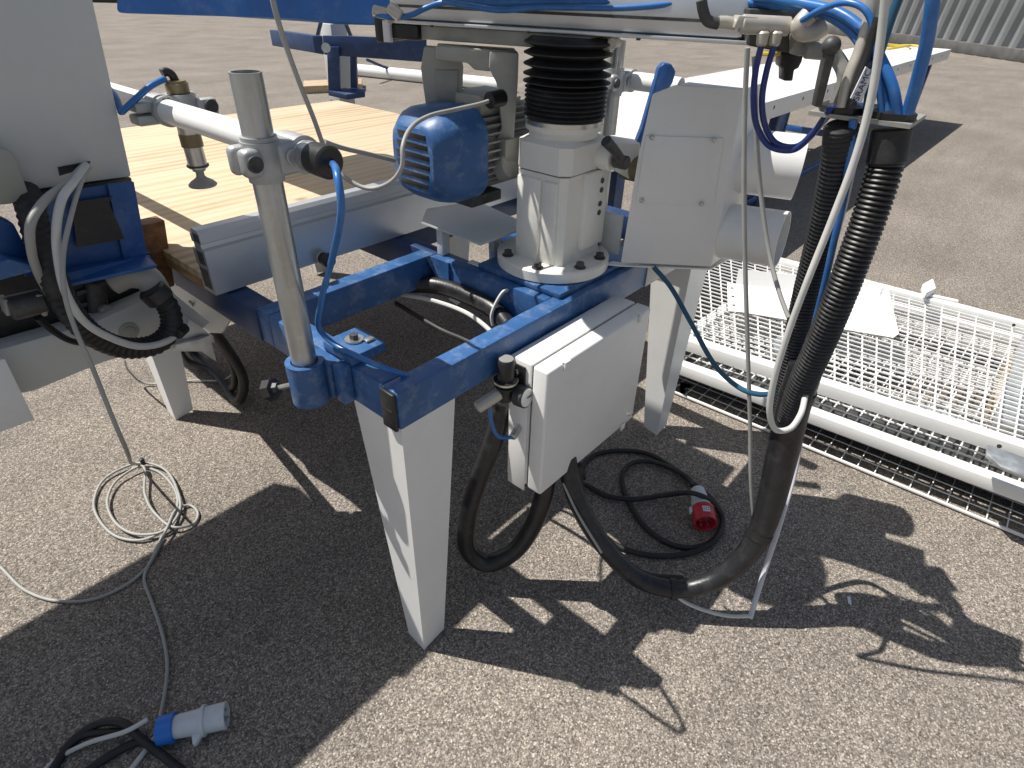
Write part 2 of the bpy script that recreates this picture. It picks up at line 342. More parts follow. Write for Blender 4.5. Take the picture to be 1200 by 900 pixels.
# black end cap of the side beam
ec = MB().box((-0.0075, 0.0035, T0-0.002), (-0.0005, 0.0385, T1-0.001), 0.002)
ec.box((-0.0085, 0.009, T0+0.036), (-0.0074, 0.033, T0+0.04)); ec.build('end_cap', BLACK, saw)
def leg(px, py, name='leg', top=T0, flip=(1, 1)):
    # folded sheet leg: two tapering flanges and short return lips
    fx, fy = flip; t = 0.005
    def P(x, y, z): return (px+fx*x, py+fy*y, z)
    b = MB()
    b.prism([P(0, 0, top), P(0, 0.134, top), P(0, 0.053, 0.012), P(0, 0.0, 0.0)], (fx*(t-0.00005), 0, 0))
    b.prism([P(t, 0, top), P(0.128, 0, top), P(0.064, 0, 0.012), P(t, 0, 0.001)], (0, fy*t, 0))
    b.prism([P(0.128, 0.001, top), P(0.128, 0.022, top), P(0.064, 0.022, 0.014), P(0.064, 0.001, 0.012)], (-fx*t, 0, 0))
    b.prism([P(0.001, 0.134, top), P(0.022, 0.134, top), P(0.022, 0.053, 0.014), P(0.001, 0.053, 0.012)], (0, -fy*t, 0))
    return b.build(name, WHITE, saw)
leg(0.003, 0.003); leg(1.08, 0.0035, top=T0-0.0); leg(0.0, 1.29); leg(1.095, 2.0, flip=(-1, -1)); leg(1.30, 1.22, top=0.60)
MB().prism([(0.03, 0.62, T0-0.003), (0.03, 1.25, T0-0.003), (0.03, 0.95, 0.47), (0.03, 0.74, 0.55)], (0.006, 0, 0)).build('skirt_plate', OFFWHITE, saw)
# socket for the clamp post
sk = MB(); PC = (-0.052, 0.185)
sk.pipe((PC[0], PC[1], 0.664), (PC[0], PC[1], 0.745), 0.033, 0.0095, 28)
sk.box((-0.030, 0.150, 0.668), (-0.001, 0.215, 0.738), 0.003)
socket = sk.build('post_socket', BLUE, saw)
MB().box((-0.0005, 0.120, T1+0.0005), (0.075, 0.205, T1+0.020), 0.003).build('clamp_block', BLUE, saw)
MB().box((-0.024, 0.122, 0.664), (-0.001, 0.146, 0.742), 0.003).build('clamp_cheek', BLUE, saw)
w_ = MB().cyl((0.040, 0.165, T1+0.021), (0.040, 0.165, T1+0.024), 0.017, 20)
w_.box((0.048, 0.138, T1+0.0215), (0.066, 0.150, T1+0.0255), 0.001); w_.build('washer', STEEL, saw)
MB().cyl((0.040, 0.165, T1+0.0235), (0.040, 0.165, T1+0.033), 0.008, 6).build('bolt', DARKGREY, saw)
K0_ = V((-0.0695, 0.2010, 0.6970)); K1_ = V((-0.0893, 0.2351, 0.6815)); KD = (K1_-K0_).normalized()
MB().cyl(K0_, K1_, 0.005, 12).build('knob_screw', STEEL, saw)
MB().lathe(K1_-KD*0.006, KD, [(0, 0.010), (0.008, 0.012), (0.010, 0.020), (0.026, 0.021), (0.029, 0.017)], 7).build('knob', BLACK, saw, ang=25)

# column
col = MB()
def octa(x0, x1, y0, y1, c, z): return [(x0+c, y0, z), (x1-c, y0, z), (x1, y0+c, z), (x1, y1-c, z), (x1-c, y1, z), (x0+c, y1, z), (x0, y1-c, z), (x0, y0+c, z)]
CX0, CX1, CY0, CY1 = 0.521, 0.681, 0.070, 0.208
rows = [octa(CX0-.004, CX1+.004, CY0-.004, CY1+.004, .012, .762), octa(CX0, CX1, CY0, CY1, .012, .79), octa(CX0+.001, CX1-.001, CY0+.001, CY1-.001, .013, .966)]
vs = sum(rows, []); fs = []
for i in range(2):
    for k in range(8): fs.append((i*8+k, i*8+(k+1) % 8, (i+1)*8+(k+1) % 8, (i+1)*8+k))
fs.append(tuple(range(8))[::-1]); fs.append(tuple(16+k for k in range(8))); col.add(vs, fs)
column = col.build('column', CREAM, saw, ang=25)
MB().box((CX0-0.006, 0.086, 0.765), (CX0+0.004, 0.1225, 0.955), 0.003).build('cover_strip', CREAM, column)
MB().box((CX0-0.006, 0.1300, 0.765), (CX0+0.004, 0.194, 0.955), 0.003).build('cover_strip', CREAM, column)
MB().box((0.585, CY0-0.012, 0.800), (0.668, CY0+0.004, 0.968), 0.003).build('guide_strip', CREAM, column)
for z in (0.945, 0.925, 0.895, 0.875): MB().cyl((0.640, CY0-0.0115, z), (0.640, CY0-0.0140, z), 0.006, 10).build('set_screw', DARKGREY, column)
cl_ = MB(); rows = [octa(CX0-.003, CX1+.003, CY0-.003, CY1+.003, .02, .970), octa(CX0-.003, CX1+.003, CY0-.003, CY1+.003, .022, 1.024), octa(CX0+.008, CX1-.008, CY0+.008, CY1-.008, .03, 1.032)]
vs = sum(rows, []); fs = []
for i in range(2):
    for k in range(8): fs.append((i*8+k, i*8+(k+1) % 8, (i+1)*8+(k+1) % 8, (i+1)*8+k))
fs.append(tuple(range(8))[::-1]); fs.append(tuple(16+k for k in range(8))); cl_.add(vs, fs)
collar = cl_.build('column_collar', CREAM, saw, ang=30)
MB().cyl((0.64, 0.036, 0.992), (0.64, 0.085, 0.992), 0.024, 20, 0.004).build('clamp_lug', CREAM, collar)
lev = MB().tube([(0.575, 0.018, 1.042), (0.60, 0.012, 1.022), (0.632, 0.012, 0.998)], lambda i: (0.0115, 0.010, 0.0095)[i], 10)
lev.cyl((0.638, 0.000, 0.992), (0.638, 0.032, 0.992), 0.014, 16, 0.002); lev.build('clamp_lever', DARKGREY, saw)
fl = MB().lathe((0.592, 0.142, 0.748), (0, 0, 1), [(0, 0.127), (0.003, 0.131), (0.024, 0.131), (0.028, 0.127), (0.028, 0.001)], 56)
flange = fl.build('column_flange', CREAM, saw)
for a in (200, 250, 290, 335, 20, 150): 
    p = V((0.592+0.112*math.cos(math.radians(a)), 0.142+0.112*math.sin(math.radians(a)), 0.7765)); b_ = MB().cyl(p, p+V((0, 0, 0.012)), 0.0095, 6); b_.cyl(p, p+V((0, 0, 0.002)), 0.013, 16); b_.build('flange_bolt', DARKGREY, flange)
MB().lathe((0.60, 0.142, 1.032), (0, 0, 1), [(0, 0.072), (0.012, 0.072), (0.013, 0.080), (0.032, 0.080), (0.034, 0.07)], 40).build('bellows_ring', CREAM, saw)
MB().lathe((0.60, 0.142, 1.056), (0, 0, 1), [(0, 0.0815), (0.009, 0.0815)], 40).build('hose_clamp', STEEL, saw)
# bellows: tight folds below, loose folds above
pr = [(1.066, 0.074)]; z = 1.068
steps = [0.0085]*7+[0.012, 0.016, 0.019, 0.019, 0.018]
for i, s_ in enumerate(steps):
    ro = 0.0845 if i < 7 else 0.0885; ri = ro-0.006 if i < 7 else ro-0.021
    pr += [(z, ri), (z+s_*0.40, ro), (z+s_*0.52, ro)]; z += s_
pr.append((z, 0.074)); bel = MB().lathe((0.60, 0.142, 0), (0, 0, 1), pr, 56); bel.build('bellows', RUBBER, saw, ang=50)

# head plate and beam (turned about 14 degrees from the frame)
HD = V((0.185, -0.70, 0)).normalized(); HP = V((0.70, 0.185, 0)).normalized()     # along the beam towards the right, away from the camera
HB = V((0.465, 0.49, 0))
def H(a, b, z): return tuple(HB+HD*a+HP*b+V((0, 0, z)))
def hbox(a0, a1, b0, b1, z0, z1, bev=0.0, mb=None):
    mb = mb or MB(); M = Matrix(((HD.x, HP.x, 0, HB.x), (HD.y, HP.y, 0, HB.y), (0, 0, 1, 0), (0, 0, 0, 1)))
    return mb.box((a0, b0, z0), (a1, b1, z1), bev, M)
bm_ = hbox(-0.03, 0.70, 0.006, 0.145, 1.224, 1.290, 0.012)
hbox(-0.03, 0.71, 0.0, 0.150, 1.2175, 1.2238, 0.0015, bm_)
hbox(-0.03, 0.70, 0.03, 0.14, 1.2905, 1.330, 0.004, bm_)
beam = bm_.build('head_beam', ALU, saw)
hbox(-0.018, 0.69, 0.0045, 0.0058, 1.247, 1.252, 0, MB()).build('beam_groove', DARKGREY, beam)
for a in (0.08, 0.30, 0.52): MB().cyl(H(a, 0.001, 1.2178), H(a, 0.001, 1.2150), 0.004, 10).build('screw', DARKGREY, beam)
hp = hbox(0.045, 0.425, 0.012, 0.145, 1.1905, 1.2165, 0.003)
hp.build('head_plate', GREYSTEEL, saw)
hp2 = hbox(0.385, 0.455, 0.045, 0.075, 1.190, 1.213, 0.004); hp2.cyl(H(0.43, 0.03, 1.200), H(0.43, 0.06, 1.200), 0.010, 14); hp2.cyl(H(0.462, 0.03, 1.205), H(0.462, 0.06, 1.205), 0.009, 14); hp2.build('stop_bracket', FITTING, saw)
hk = hbox(-0.045, 0.042, 0.004, 0.17, 1.188, 1.2165, 0.004); hbox(-0.066, -0.046, 0.0, 0.10, 1.180, 1.245, 0.003, hk); hk.build('end_block', BLACK, saw)
hs = hbox(-0.040, -0.022, -0.006, 0.0035, 1.182, 1.222, 0.001); hs.build('sensor', PALEPLAST, saw)

# yoke arms that carry the motor
def arm(outline, vec, name='yoke_arm', m=GREYCAST): return MB().prism(outline, vec, 0.003).build(name, m, saw)
arm([(0.4709, 0.4219, 1.1792), (0.5171, 0.3674, 1.1763), (0.5235, 0.3599, 1.1416), (0.5198, 0.3642, 1.0543), (0.4696, 0.4234, 1.0522), (0.4646, 0.4293, 1.1393)], (0.03, 0.03, 0))
MB().prism([(0.4800, 0.4034, 1.1373), (0.5129, 0.3646, 1.1386), (0.5090, 0.3692, 1.0583), (0.4823, 0.4008, 1.0572)], (0.006, 0.005, 0), 0.001).build('yoke_rib', GREYSTEEL, saw)
arm([(0.4599, 0.3730, 1.1847), (0.5666, 0.2472, 1.1797), (0.5648, 0.2493, 1.1519), (0.5443, 0.2734, 1.1480), (0.5306, 0.2896, 1.1412), (0.5101, 0.3139, 1.1435), (0.5010, 0.3245, 1.1556), (0.4591, 0.3739, 1.1602)], (0.05, 0.05, 0), 'yoke_bridge')
arm([(0.5233, 0.2828, 1.1792), (0.5613, 0.2380, 1.1777), (0.5612, 0.2381, 1.1249), (0.5582, 0.2417, 1.0319), (0.5574, 0.2425, 0.9269), (0.5362, 0.2675, 0.9222), (0.5274, 0.2780, 0.9444), (0.5296, 0.2753, 0.9991), (0.5402, 0.2628, 1.0346), (0.5337, 0.2705, 1.1174), (0.5222, 0.2841, 1.1485)], (0.035, 0.035, 0))
MB().cyl((0.5481, 0.2381, 0.9629), (0.5459, 0.2716, 0.9497), 0.030, 20, 0.004).build('pivot_boss', GREYCAST, saw)

# motor along +x
MA = V((0.368, 0.345, 0.985))
def fan_profile(rx, top, n=40):
    pts = []
    for k in range(n):
        a = 2*math.pi*k/n; c, s_ = math.cos(a), math.sin(a)
        e = 4.0; r = 1.0/((abs(c)**e+abs(s_)**e)**(1/e)); r = min(r, 1.16)
        pts.append((c*r*rx, s_*r*rx))
    return pts
motor = MB()
stn = [(-0.012, 0.062), (-0.006, 0.070), (0.018, 0.087), (0.045, 0.094), (0.115, 0.096)]
vs = []; fs = []; n_ = 40
for (x, r) in stn:
    for (u, w) in fan_profile(r, 0): vs.append(MA+V((x, -u, w)))
for i in range(len(stn)-1):
    for k in range(n_): fs.append((i*n_+k, i*n_+(k+1) % n_, (i+1)*n_+(k+1) % n_, (i+1)*n_+k))
fs.append(tuple(range(n_))[::-1])
motor.add(vs, fs); cover = motor.build('fan_cover', BLUE, saw, ang=35)
for i in range(6):
    z = -0.054+i*0.0195
    sl = MB().box((-0.0138, -0.052+0.004*abs(i-2.5), z), (-0.0105, 0.052-0.004*abs(i-2.5), z+0.0100), 0.0004, Matrix.Translation(MA)); sl.build('vent_slot', BLACK, cover)
body = MB().lathe(MA+V((0.112, 0, 0)), (1, 0, 0), [(0, 0.074), (0.20, 0.074), (0.205, 0.066)], 36)
mb_ = body.build('motor_body', GREYCAST, saw)
fins = MB()
for k in range(34):
    a = 2*math.pi*k/34
    M = Matrix.Translation(MA+V((0.118, 0, 0))) @ Matrix.Rotation(a, 4, 'X')
    fins.box((0, -0.0018, 0.072), (0.19, 0.0018, 0.093), 0, M)
fins.build('cooling_fin', GREYCAST, mb_)
MB().box((0.14, -0.05, 0.07), (0.26, 0.05, 0.112), 0.006, Matrix.Translation(MA)).build('terminal_box', GREYCAST, saw)
MB().box((0.16, -0.105, -0.035), (0.24, -0.084, 0.03), 0.003, Matrix.Translation(MA)).build('rating_plate', GREYSTEEL, saw)
MB().cyl((0.4699, 0.2375, 1.0985), (0.5121, 0.2341, 1.1011), 0.016, 12, 0.003).build('cable_gland', BLACK, saw)
MB().box((0.10, -0.06, -0.115), (0.20, 0.04, -0.09), 0.004, Matrix.Translation(MA)).build('motor_foot', DARKGREY, saw)

# dark tray beside the column
tr = MB().prism([(0.4436, 0.4338, 0.8050), (0.4393, 0.2319, 0.8050), (0.5636, 0.2305, 0.8050), (0.62, 0.26, 0.805), (0.66, 0.46, 0.805), (0.52, 0.50, 0.805)], (0, 0, 0.004), 0); tr.build('tray', OFFWHITE, saw)
MB().box((0.455, 0.375, 0.7352), (0.48, 0.395, 0.8045), 0.001).build('tray_post', OFFWHITE, saw)
MB().box((0.56, 0.30, 0.736), (0.585, 0.32, 0.8045), 0.001).build('tray_post', OFFWHITE, saw)
MB().box((0.466, 0.24, 0.7355), (0.482, 0.30, 0.7395), 0.0005).build('shim', WHITE, saw)

# arm casting from column to the dust hood
MB().prism([(0.690, 0.060, 1.012), (0.745, 0.035, 1.010), (0.745, 0.035, 0.925), (0.690, 0.060, 0.955)], (0.055, 0.07, 0), 0.004).build('hood_arm', CREAM, saw)
MB().cyl((0.752, 0.02, 0.955), (0.752, 0.075, 0.955), 0.030, 24, 0.004).build('pivot_ring', BRASS, saw)

# dust hood: folded white sheet box with two round ports
HF = [(0.6688, 0.0029, 0.7629), (0.8053, -0.1579, 0.7588), (0.8037, -0.1561, 0.8853), (0.7962, -0.1472, 1.1333), (0.7067, -0.0417, 1.1357), (0.6801, -0.0104, 1.1194), (0.6732, -0.0022, 1.0058)]
hood_vec = V((0.150, 0.012, 0.0))
hood = MB().prism(HF, hood_vec, 0.003).build('dust_hood', WHITE, saw)
MB().prism([(0.6770, -0.0121, 1.0420), (0.7801, -0.1337, 1.0414), (0.7863, -0.1410, 0.8990), (0.6757, -0.0106, 0.9071)], (0.0022, 0.0019, 0), 0.0008).build('access_plate', WHITE, hood)
for q in ((0.6829, -0.0230, 1.0396), (0.7658, -0.1207, 1.0381), (0.6817, -0.0215, 0.9101), (0.7662, -0.1211, 0.9064)): MB().sphere(q, 0.0055, 10).build('screw', STEEL, hood)
MB().prism([(0.6422, 0.0344, 0.7595), (0.6694, 0.0023, 0.7566), (0.8058, -0.1586, 0.7546), (0.9570, -0.1514, 0.7402), (0.8253, 0.0503, 0.7207)], (0, 0, -0.003)).build('hood_lip', WHITE, hood)
pd1 = V((0.80, -0.60, -0.10)).normalized()
def port(c, d, r, L):
    b = MB().pipe(V(c), V(c)+d*L, r, 0.004, 40); return b.build('extraction_port', WHITE, hood)
port((0.9049, -0.1208, 0.9745), (V((0.9474, -0.2328, 0.9728))-V((0.9049, -0.1208, 0.9745))).normalized(), 0.068, 0.135)
port((0.8688, -0.1400, 0.8259), (V((0.8836, -0.2503, 0.8324))-V((0.8688, -0.1400, 0.8259))).normalized(), 0.062, 0.135)
MB().box((0.70, 0.03, 0.765), (0.705, 0.24, 0.86), 0.001).build('hood_bracket', OFFWHITE, saw)
MB().box((0.80, -0.003, 0.66), (1.05, -0.0005, 0.737), 0.0005).build('bracket_plate', OFFWHITE, saw)
# blue guard lever behind the hood
gl = MB().prism([(0.8632, 0.0830, 1.1439), (0.8695, 0.0756, 1.1542), (0.8807, 0.0623, 1.1530), (0.8886, 0.0530, 1.1381), (0.8872, 0.0546, 1.1174), (0.8673, 0.0781, 1.0560), (0.8544, 0.0933, 0.9763), (0.8384, 0.1123, 0.9481), (0.8504, 0.0980, 1.0183), (0.8590, 0.0880, 1.1005)], (0.02, 0.018, 0), 0.003); gl.build('guard_lever', BLUE_CLEAN, saw)

# unseen stand-ins for the upper head, added to shade the tray and the column
MB().box((0.29, 0.47, 1.36), (0.70, 1.50, 1.50), 0.01).build('shade_box', WHITE, saw)
MB().lathe((0.43, 0.20, 1.335), (0, 0, 1), [(0, 0.150), (0.004, 0.155), (0.05, 0.155), (0.054, 0.150)], 40).build('shade_disc', WHITE, saw)  # unseen disc, placed and sized for the shade on the upper column
MB().cyl((0.50, 0.45, 1.33), (0.50, 0.45, 1.36), 0.05, 16).build('shade_box_spigot', GREYCAST, saw)

# pneumatic valve cluster on the right-hand end of the beam
vc = MB().prism([(0.6260, -0.1939, 1.2705), (0.6991, -0.2801, 1.2709), (0.7132, -0.2967, 1.2110), (0.7013, -0.2828, 1.2055), (0.6862, -0.2649, 1.2074), (0.6345, -0.2039, 1.2179)], (0.06, 0.05, 0), 0.004); valve = vc.build('valve_block', DARKGREY, saw)
MB().prism([(0.6425, -0.2752, 1.2391), (0.6630, -0.2994, 1.2376), (0.6749, -0.3134, 1.2142), (0.6688, -0.3062, 1.2091), (0.6475, -0.2811, 1.2083)], (0.03, 0.025, 0), 0.003).build('solenoid', GREYSTEEL, valve)
MB().cyl((0.6442, -0.2926, 1.2190), (0.6639, -0.3159, 1.2174), 0.013, 16, 0.003).build('solenoid_cap', GREYSTEEL, valve)
MB().cyl((0.5722, -0.2078, 1.2512), (0.6217, -0.2662, 1.2497), 0.0135, 16, 0.002).build('manifold', FITTING, valve)
MB().prism([(0.5591, -0.2078, 1.2628), (0.5789, -0.2311, 1.2613), (0.5815, -0.2342, 1.2456), (0.5566, -0.2048, 1.2458)], (0.02, 0.017, 0), 0.002).build('push_fitting', FITTING, valve)
MB().tube([(0.5589, -0.1767, 1.2522), (0.5659, -0.1849, 1.2525), (0.5766, -0.1975, 1.2506)], 0.009, 12).build('hose_tail', FITTING, valve)
MB().tube(catmull([(0.5377, -0.1517, 1.2808), (0.5412, -0.1558, 1.2675), (0.5474, -0.1631, 1.2541), (0.5593, -0.1771, 1.2499)], 6), 0.0085, 12).build('elbow', DARKGREY, valve)
MB().tube(catmull([(0.6180, -0.2928, 1.2657), (0.6122, -0.2859, 1.2521), (0.6152, -0.2894, 1.2455), (0.6279, -0.3044, 1.2460), (0.6350, -0.3127, 1.2530)], 6), 0.0145, 14).build('elbow', FITTING, valve)
for (a, b_) in (((0.5870, -0.2407, 1.2435), (0.5880, -0.2418, 1.2227)), ((0.6007, -0.2569, 1.2440), (0.6009, -0.2571, 1.2232))): MB().cyl(a, b_, 0.0095, 14, 0.003, 0.0085).build('push_fitting', FITTING, valve)
MB().prism([(0.6912, -0.2399, 1.2077), (0.7155, -0.2685, 1.2087), (0.7161, -0.2692, 1.1959), (0.7143, -0.2671, 1.1854), (0.7101, -0.2621, 1.1826), (0.7114, -0.2637, 1.1655), (0.7018, -0.2524, 1.1651), (0.6982, -0.2482, 1.1848), (0.6940, -0.2431, 1.1872)], (0.025, 0.02, 0), 0.002).build('exhaust_silencer', BLACK, valve)
MB().box((0, -0.012, 0), (0.03, 0.012, 0.006), 0.001, Matrix.Translation(V((0.6354, -0.2359, 1.2054)))).build('yellow_tag', YELLOW, valve)
# fittings at the beam's left end
fl_ = MB().cyl((0.3498, 0.4256, 1.2454), (0.3714, 0.4000, 1.2380), 0.010, 12, 0.002); fl_.cyl((0.3647, 0.4079, 1.2322), (0.3826, 0.3869, 1.2494), 0.012, 12, 0.002); fl_.cyl((0.3627, 0.3949, 1.2520), (0.3775, 0.3774, 1.2362), 0.011, 12, 0.002); fl_.build('air_fitting', FITTING, saw)

# hose bracket: plate hung from the beam on two flat bars
hb = MB().prism([(0.5615, -0.3480, 1.1450), (0.6503, -0.3453, 1.1450), (0.6777, -0.4854, 1.1450), (0.5649, -0.4880, 1.1450)], (0, 0, -0.006)); hbr = hb.build('hose_plate', GREYSTEEL, saw)
MB().prism([(0.5333, -0.3629, 1.1559), (0.5402, -0.3711, 1.1538), (0.5387, -0.3693, 1.2256), (0.5288, -0.3576, 1.2356)], (0.012, 0.010, 0), 0.002).build('bracket_arm', DARKGREY, saw)
MB().tube(catmull([(0.5850, -0.3775, 1.1557), (0.5852, -0.3778, 1.1928), (0.5846, -0.3616, 1.2138), (0.5722, -0.3469, 1.2265)], 6), 0.0075, 8, flat=1.6).build('bracket_arm', GREYSTEEL, saw)
MB().sphere((0.5376, -0.3602, 1.2334), 0.013, 14).build('pivot_bolt', DARKGREY, saw)
for (a, r_) in (((0.5943, -0.3840, 1.1460), 0.033), ((0.6001, -0.4520, 1.1460), 0.034)): MB().lathe(a, (0, 0, 1), [(0, r_), (0.008, r_), (0.010, r_-0.006), (0.013, r_-0.012)], 8).build('gland_nut', BLACK, hbr)

# black cable trunk and cables clipped inside the frame opening
MB().tube(catmull([(0.37, 0.46, 0.66), (0.425, 0.37, 0.668), (0.432, 0.25, 0.672), (0.424, 0.16, 0.665), (0.41, 0.10, 0.63), (0.40, 0.06, 0.55)], 10), 0.0215, 14).build('cable_trunk', SLEEVE, saw)
MB().tube(catmull([(0.36, 0.44, 0.645), (0.40, 0.34, 0.642), (0.395, 0.21, 0.648), (0.372, 0.10, 0.625), (0.37, 0.06, 0.56)], 10), 0.0055, 8).build('white_cable', WHITECABLE, saw)
MB().tube(catmull([(0.34, 0.43, 0.63), (0.36, 0.30, 0.60), (0.36, 0.16, 0.60), (0.35, 0.06, 0.56)], 10), 0.006, 8).build('black_cable', RUBBER, saw)
MB().tube(catmull([(0.4395, 0.150, 0.722), (0.430, 0.152, 0.722), (0.412, 0.158, 0.698), (0.400, 0.160, 0.672), (0.402, 0.158, 0.648)], 6), 0.0042, 8, flat=1.8).build('cable_clip', WHITECABLE, saw)

# ================================================================== CONTROL BOX
cb = thing('control_box', (0.46, -0.05, 0.36), 'white sheet steel electrical box hung on the front of the blue saw frame', 'electrical box')
BX0, BX1, BZ0, BZ1 = 0.272, 0.648, 0.376, 0.693
MB().box((BX0, -0.062, BZ0+0.004), (BX1, -0.006, BZ1), 0.004).build('box_body', WHITE, cb)
MB().box((BX0+0.004, -0.0655, BZ0+0.008), (BX1-0.004, -0.0622, BZ1-0.004), 0.001).build('door_seal', DARKGREY, cb)
lid = MB().box((BX0-0.001, -0.104, BZ0), (BX1+0.001, -0.0658, BZ1+0.001), 0.006, seg=3).build('box_lid', WHITE, cb)
for (x, z0) in ((BX0+0.055, BZ1-0.012), (BX1-0.045, BZ1-0.012), (BX1-0.05, BZ0+0.0)):
    k = MB().box((x-0.009, -0.1085, z0-0.006), (x+0.009, -0.1045, z0+0.013), 0.003); k.box((x-0.009, -0.1085, z0+0.0135), (x+0.009, -0.092, z0+0.0155), 0.0005) if z0 > 0.5 else None; k.build('lid_catch', WHITE, lid)
MB().box((BX0-0.003, -0.060, BZ0-0.012), (BX0-0.0005, -0.012, BZ1-0.10), 0.0008).build('side_plate', WHITE, cb)
MB().box((BX0-0.004, -0.050, BZ1-0.075), (BX0-0.0005, -0.008, BZ1-0.01), 0.001).build('regulator_plate', BLACK, cb)
RG = V((BX0-0.030, -0.024, 0.0))
rg = MB().lathe(RG+V((0, 0, 0.610)), (0, 0, 1), [(0, 0.014), (0.004, 0.0165), (0.032, 0.0165), (0.034, 0.023), (0.037, 0.023), (0.0375, 0.019), (0.044, 0.019), (0.0445, 0.024), (0.049, 0.024), (0.050, 0.0165), (0.090, 0.0175), (0.095, 0.0145)], 28)
reg = rg.build('air_regulator', BLACK, cb)
MB().lathe(RG+V((0, 0, 0.654)), (0, 0, 1), [(0, 0.0245), (0.0045, 0.0245)], 28).build('regulator_ring', STEEL, reg)
MB().lathe(RG+V((0, 0, 0.7045)), (0, 0, 1), [(0, 0.0145), (0.0015, 0.0140)], 28).build('knob_top', GREYSTEEL, reg)
gd = V((0.05, -1, 0.12)).normalized(); gp = RG+V((0.016, -0.014, 0.622))
MB().lathe(gp, gd, [(0, 0.012), (0.006, 0.0225), (0.026, 0.0225), (0.028, 0.020), (0.027, 0.0195)], 28).build('pressure_gauge', DARKGREY, reg)
MB().lathe(gp+gd*0.0272, gd, [(0, 0.0195), (0.0006, 0.019)], 28).build('gauge_dial', GLASS, reg)
MB().box((-0.001, -0.0004, -0.001), (0.013, 0.0006, 0.001), 0, Matrix.Translation(gp+gd*0.0286)).build('gauge_needle', BLACK, reg)
MB().cyl(RG+V((-0.012, 0.004, 0.630)), RG+V((-0.062, 0.020, 0.612)), 0.0125, 16, 0.003).build('hose_fitting', FITTING, reg)
MB().cyl(V((BX0-0.003, -0.040, 0.533)), V((BX0-0.032, -0.046, 0.525)), 0.008, 14, 0.002).build('push_fitting', STEEL, cb)
MB().cyl(V((BX0-0.0035, -0.028, BZ1-0.028)), V((BX0-0.008, -0.028, BZ1-0.028)), 0.007, 12, 0.001).build('bolt', STEEL, cb)
MB().tube(catmull([RG+V((-0.035, 0.01, 0.610)), RG+V((-0.036, 0.006, 0.575)), RG+V((-0.022, -0.004, 0.530)), (BX0-0.030, -0.046, 0.525)], 8), 0.004, 8).build('air_tube', BLUEHOSE, cb)
MB().tube(catmull([(0.4332, -0.2062, 0.5668), (0.4338, -0.1993, 0.5562), (0.4358, -0.1938, 0.5567)], 4), 0.003, 6).build('door_hook', STEEL, cb)

# ================================================================== POST CLAMP (left)
def post_clamp(root, X, Y, zbot, ztop, pz, pipe_y0, pipe_y1, side):
    r = 0.0212
    MB().pipe((X, Y, zbot), (X, Y, ztop), r, 0.0028, 32).build('post', GALVPOST, root)
    PXc = X+side*0.052
    c = MB()
    c.pipe((X, Y, pz-0.024), (X, Y, pz+0.024), r+0.0055, 0.0055, 32)
    c.pipe((X, Y, pz-0.031), (X, Y, pz-0.0241), r+0.0035, 0.0035, 32); c.pipe((X, Y, pz+0.0241), (X, Y, pz+0.030), r+0.0035, 0.0035, 32)
    c.pipe((PXc, Y-0.026, pz), (PXc, Y+0.026, pz), r+0.0055, 0.0055, 32)
    c.box((min(X, PXc)+0.010, Y-0.0275, pz-0.024), (max(X, PXc)-0.006, Y+0.024, pz+0.023), 0.008, seg=3)
    c.box((X-0.040, Y-0.028, pz-0.019), (X-0.014, Y-0.0025, pz+0.019), 0.008, seg=3)
    c.box((X-0.042, Y+0.0025, pz-0.020), (X-0.014, Y+0.024, pz+0.020), 0.008, seg=3)
    cl = c.build('cross_clamp', CASTALU, root)
    for (bx, bz) in ((X-0.028, pz+0.001), (X+0.030, pz+0.002)):
        MB().lathe((bx, Y-0.0282, bz), (0, -1, 0), [(0, 0.0112), (0.004, 0.0112), (0.005, 0.0095), (0.0035, 0.0055), (0.002, 0.003)], 20).build('clamp_bolt', DARKGREY if bx < X else CASTALU, cl)
    MB().pipe((PXc, pipe_y0, pz), (PXc, pipe_y1, pz), r, 0.0028, 32).build('arm_tube', WHITE, root)
    return PXc
pcl = thing('pneumatic_hold_down', (PC[0], PC[1], 0.70), 'galvanised clamp post with white arm and suction cup standing in the blue socket', 'clamp post', 'clamp posts of the saw')
ax_ = post_clamp(pcl, PC[0], PC[1], 0.668, 1.192, 1.083, 0.105, 1.72, 1)
MB().pipe((ax_, 0.134, 1.083), (ax_, 0.154, 1.083), 0.0216, 0.003, 32).build('bare_band', GALVPOST, pcl)
MB().lathe((ax_, 0.122, 1.083), (0, -1, 0), [(-0.014, 0.0222), (0.004, 0.0228), (0.022, 0.0228), (0.025, 0.020), (0.025, 0.0065), (0.021, 0.0055)], 28).build('arm_cap', BLACK, pcl)
# suction cylinder clamp towards the far end of the arm
SY = 0.63; SXX = 0.036
c = MB(); c.pipe((ax_, SY-0.026, 1.083), (ax_, SY+0.026, 1.083), 0.0268, 0.0055, 32)
c.box((ax_+0.012, SY-0.024, 1.064), (SXX+0.004, SY+0.026, 1.102), 0.008); c.box((ax_-0.055, SY-0.018, 1.062), (ax_-0.014, SY+0.024, 1.080), 0.005); c.box((ax_-0.053, SY-0.018, 1.0835), (ax_-0.014, SY+0.024, 1.101), 0.005)
c.pipe((SXX, SY, 1.058), (SXX, SY, 1.108), 0.0285, 0.008, 28)
c.box((SXX+0.018, SY-0.024, 1.066), (SXX+0.060, SY-0.002, 1.098), 0.007)
sc = c.build('cylinder_clamp', CASTALU, pcl)
MB().lathe((SXX+0.044, SY-0.0245, 1.084), (0, -1, 0), [(0, 0.0125), (0.005, 0.0125), (0.006, 0.0105), (0.0045, 0.0065), (0.003, 0.004)], 20).build('clamp_bolt', DARKGREY, sc)
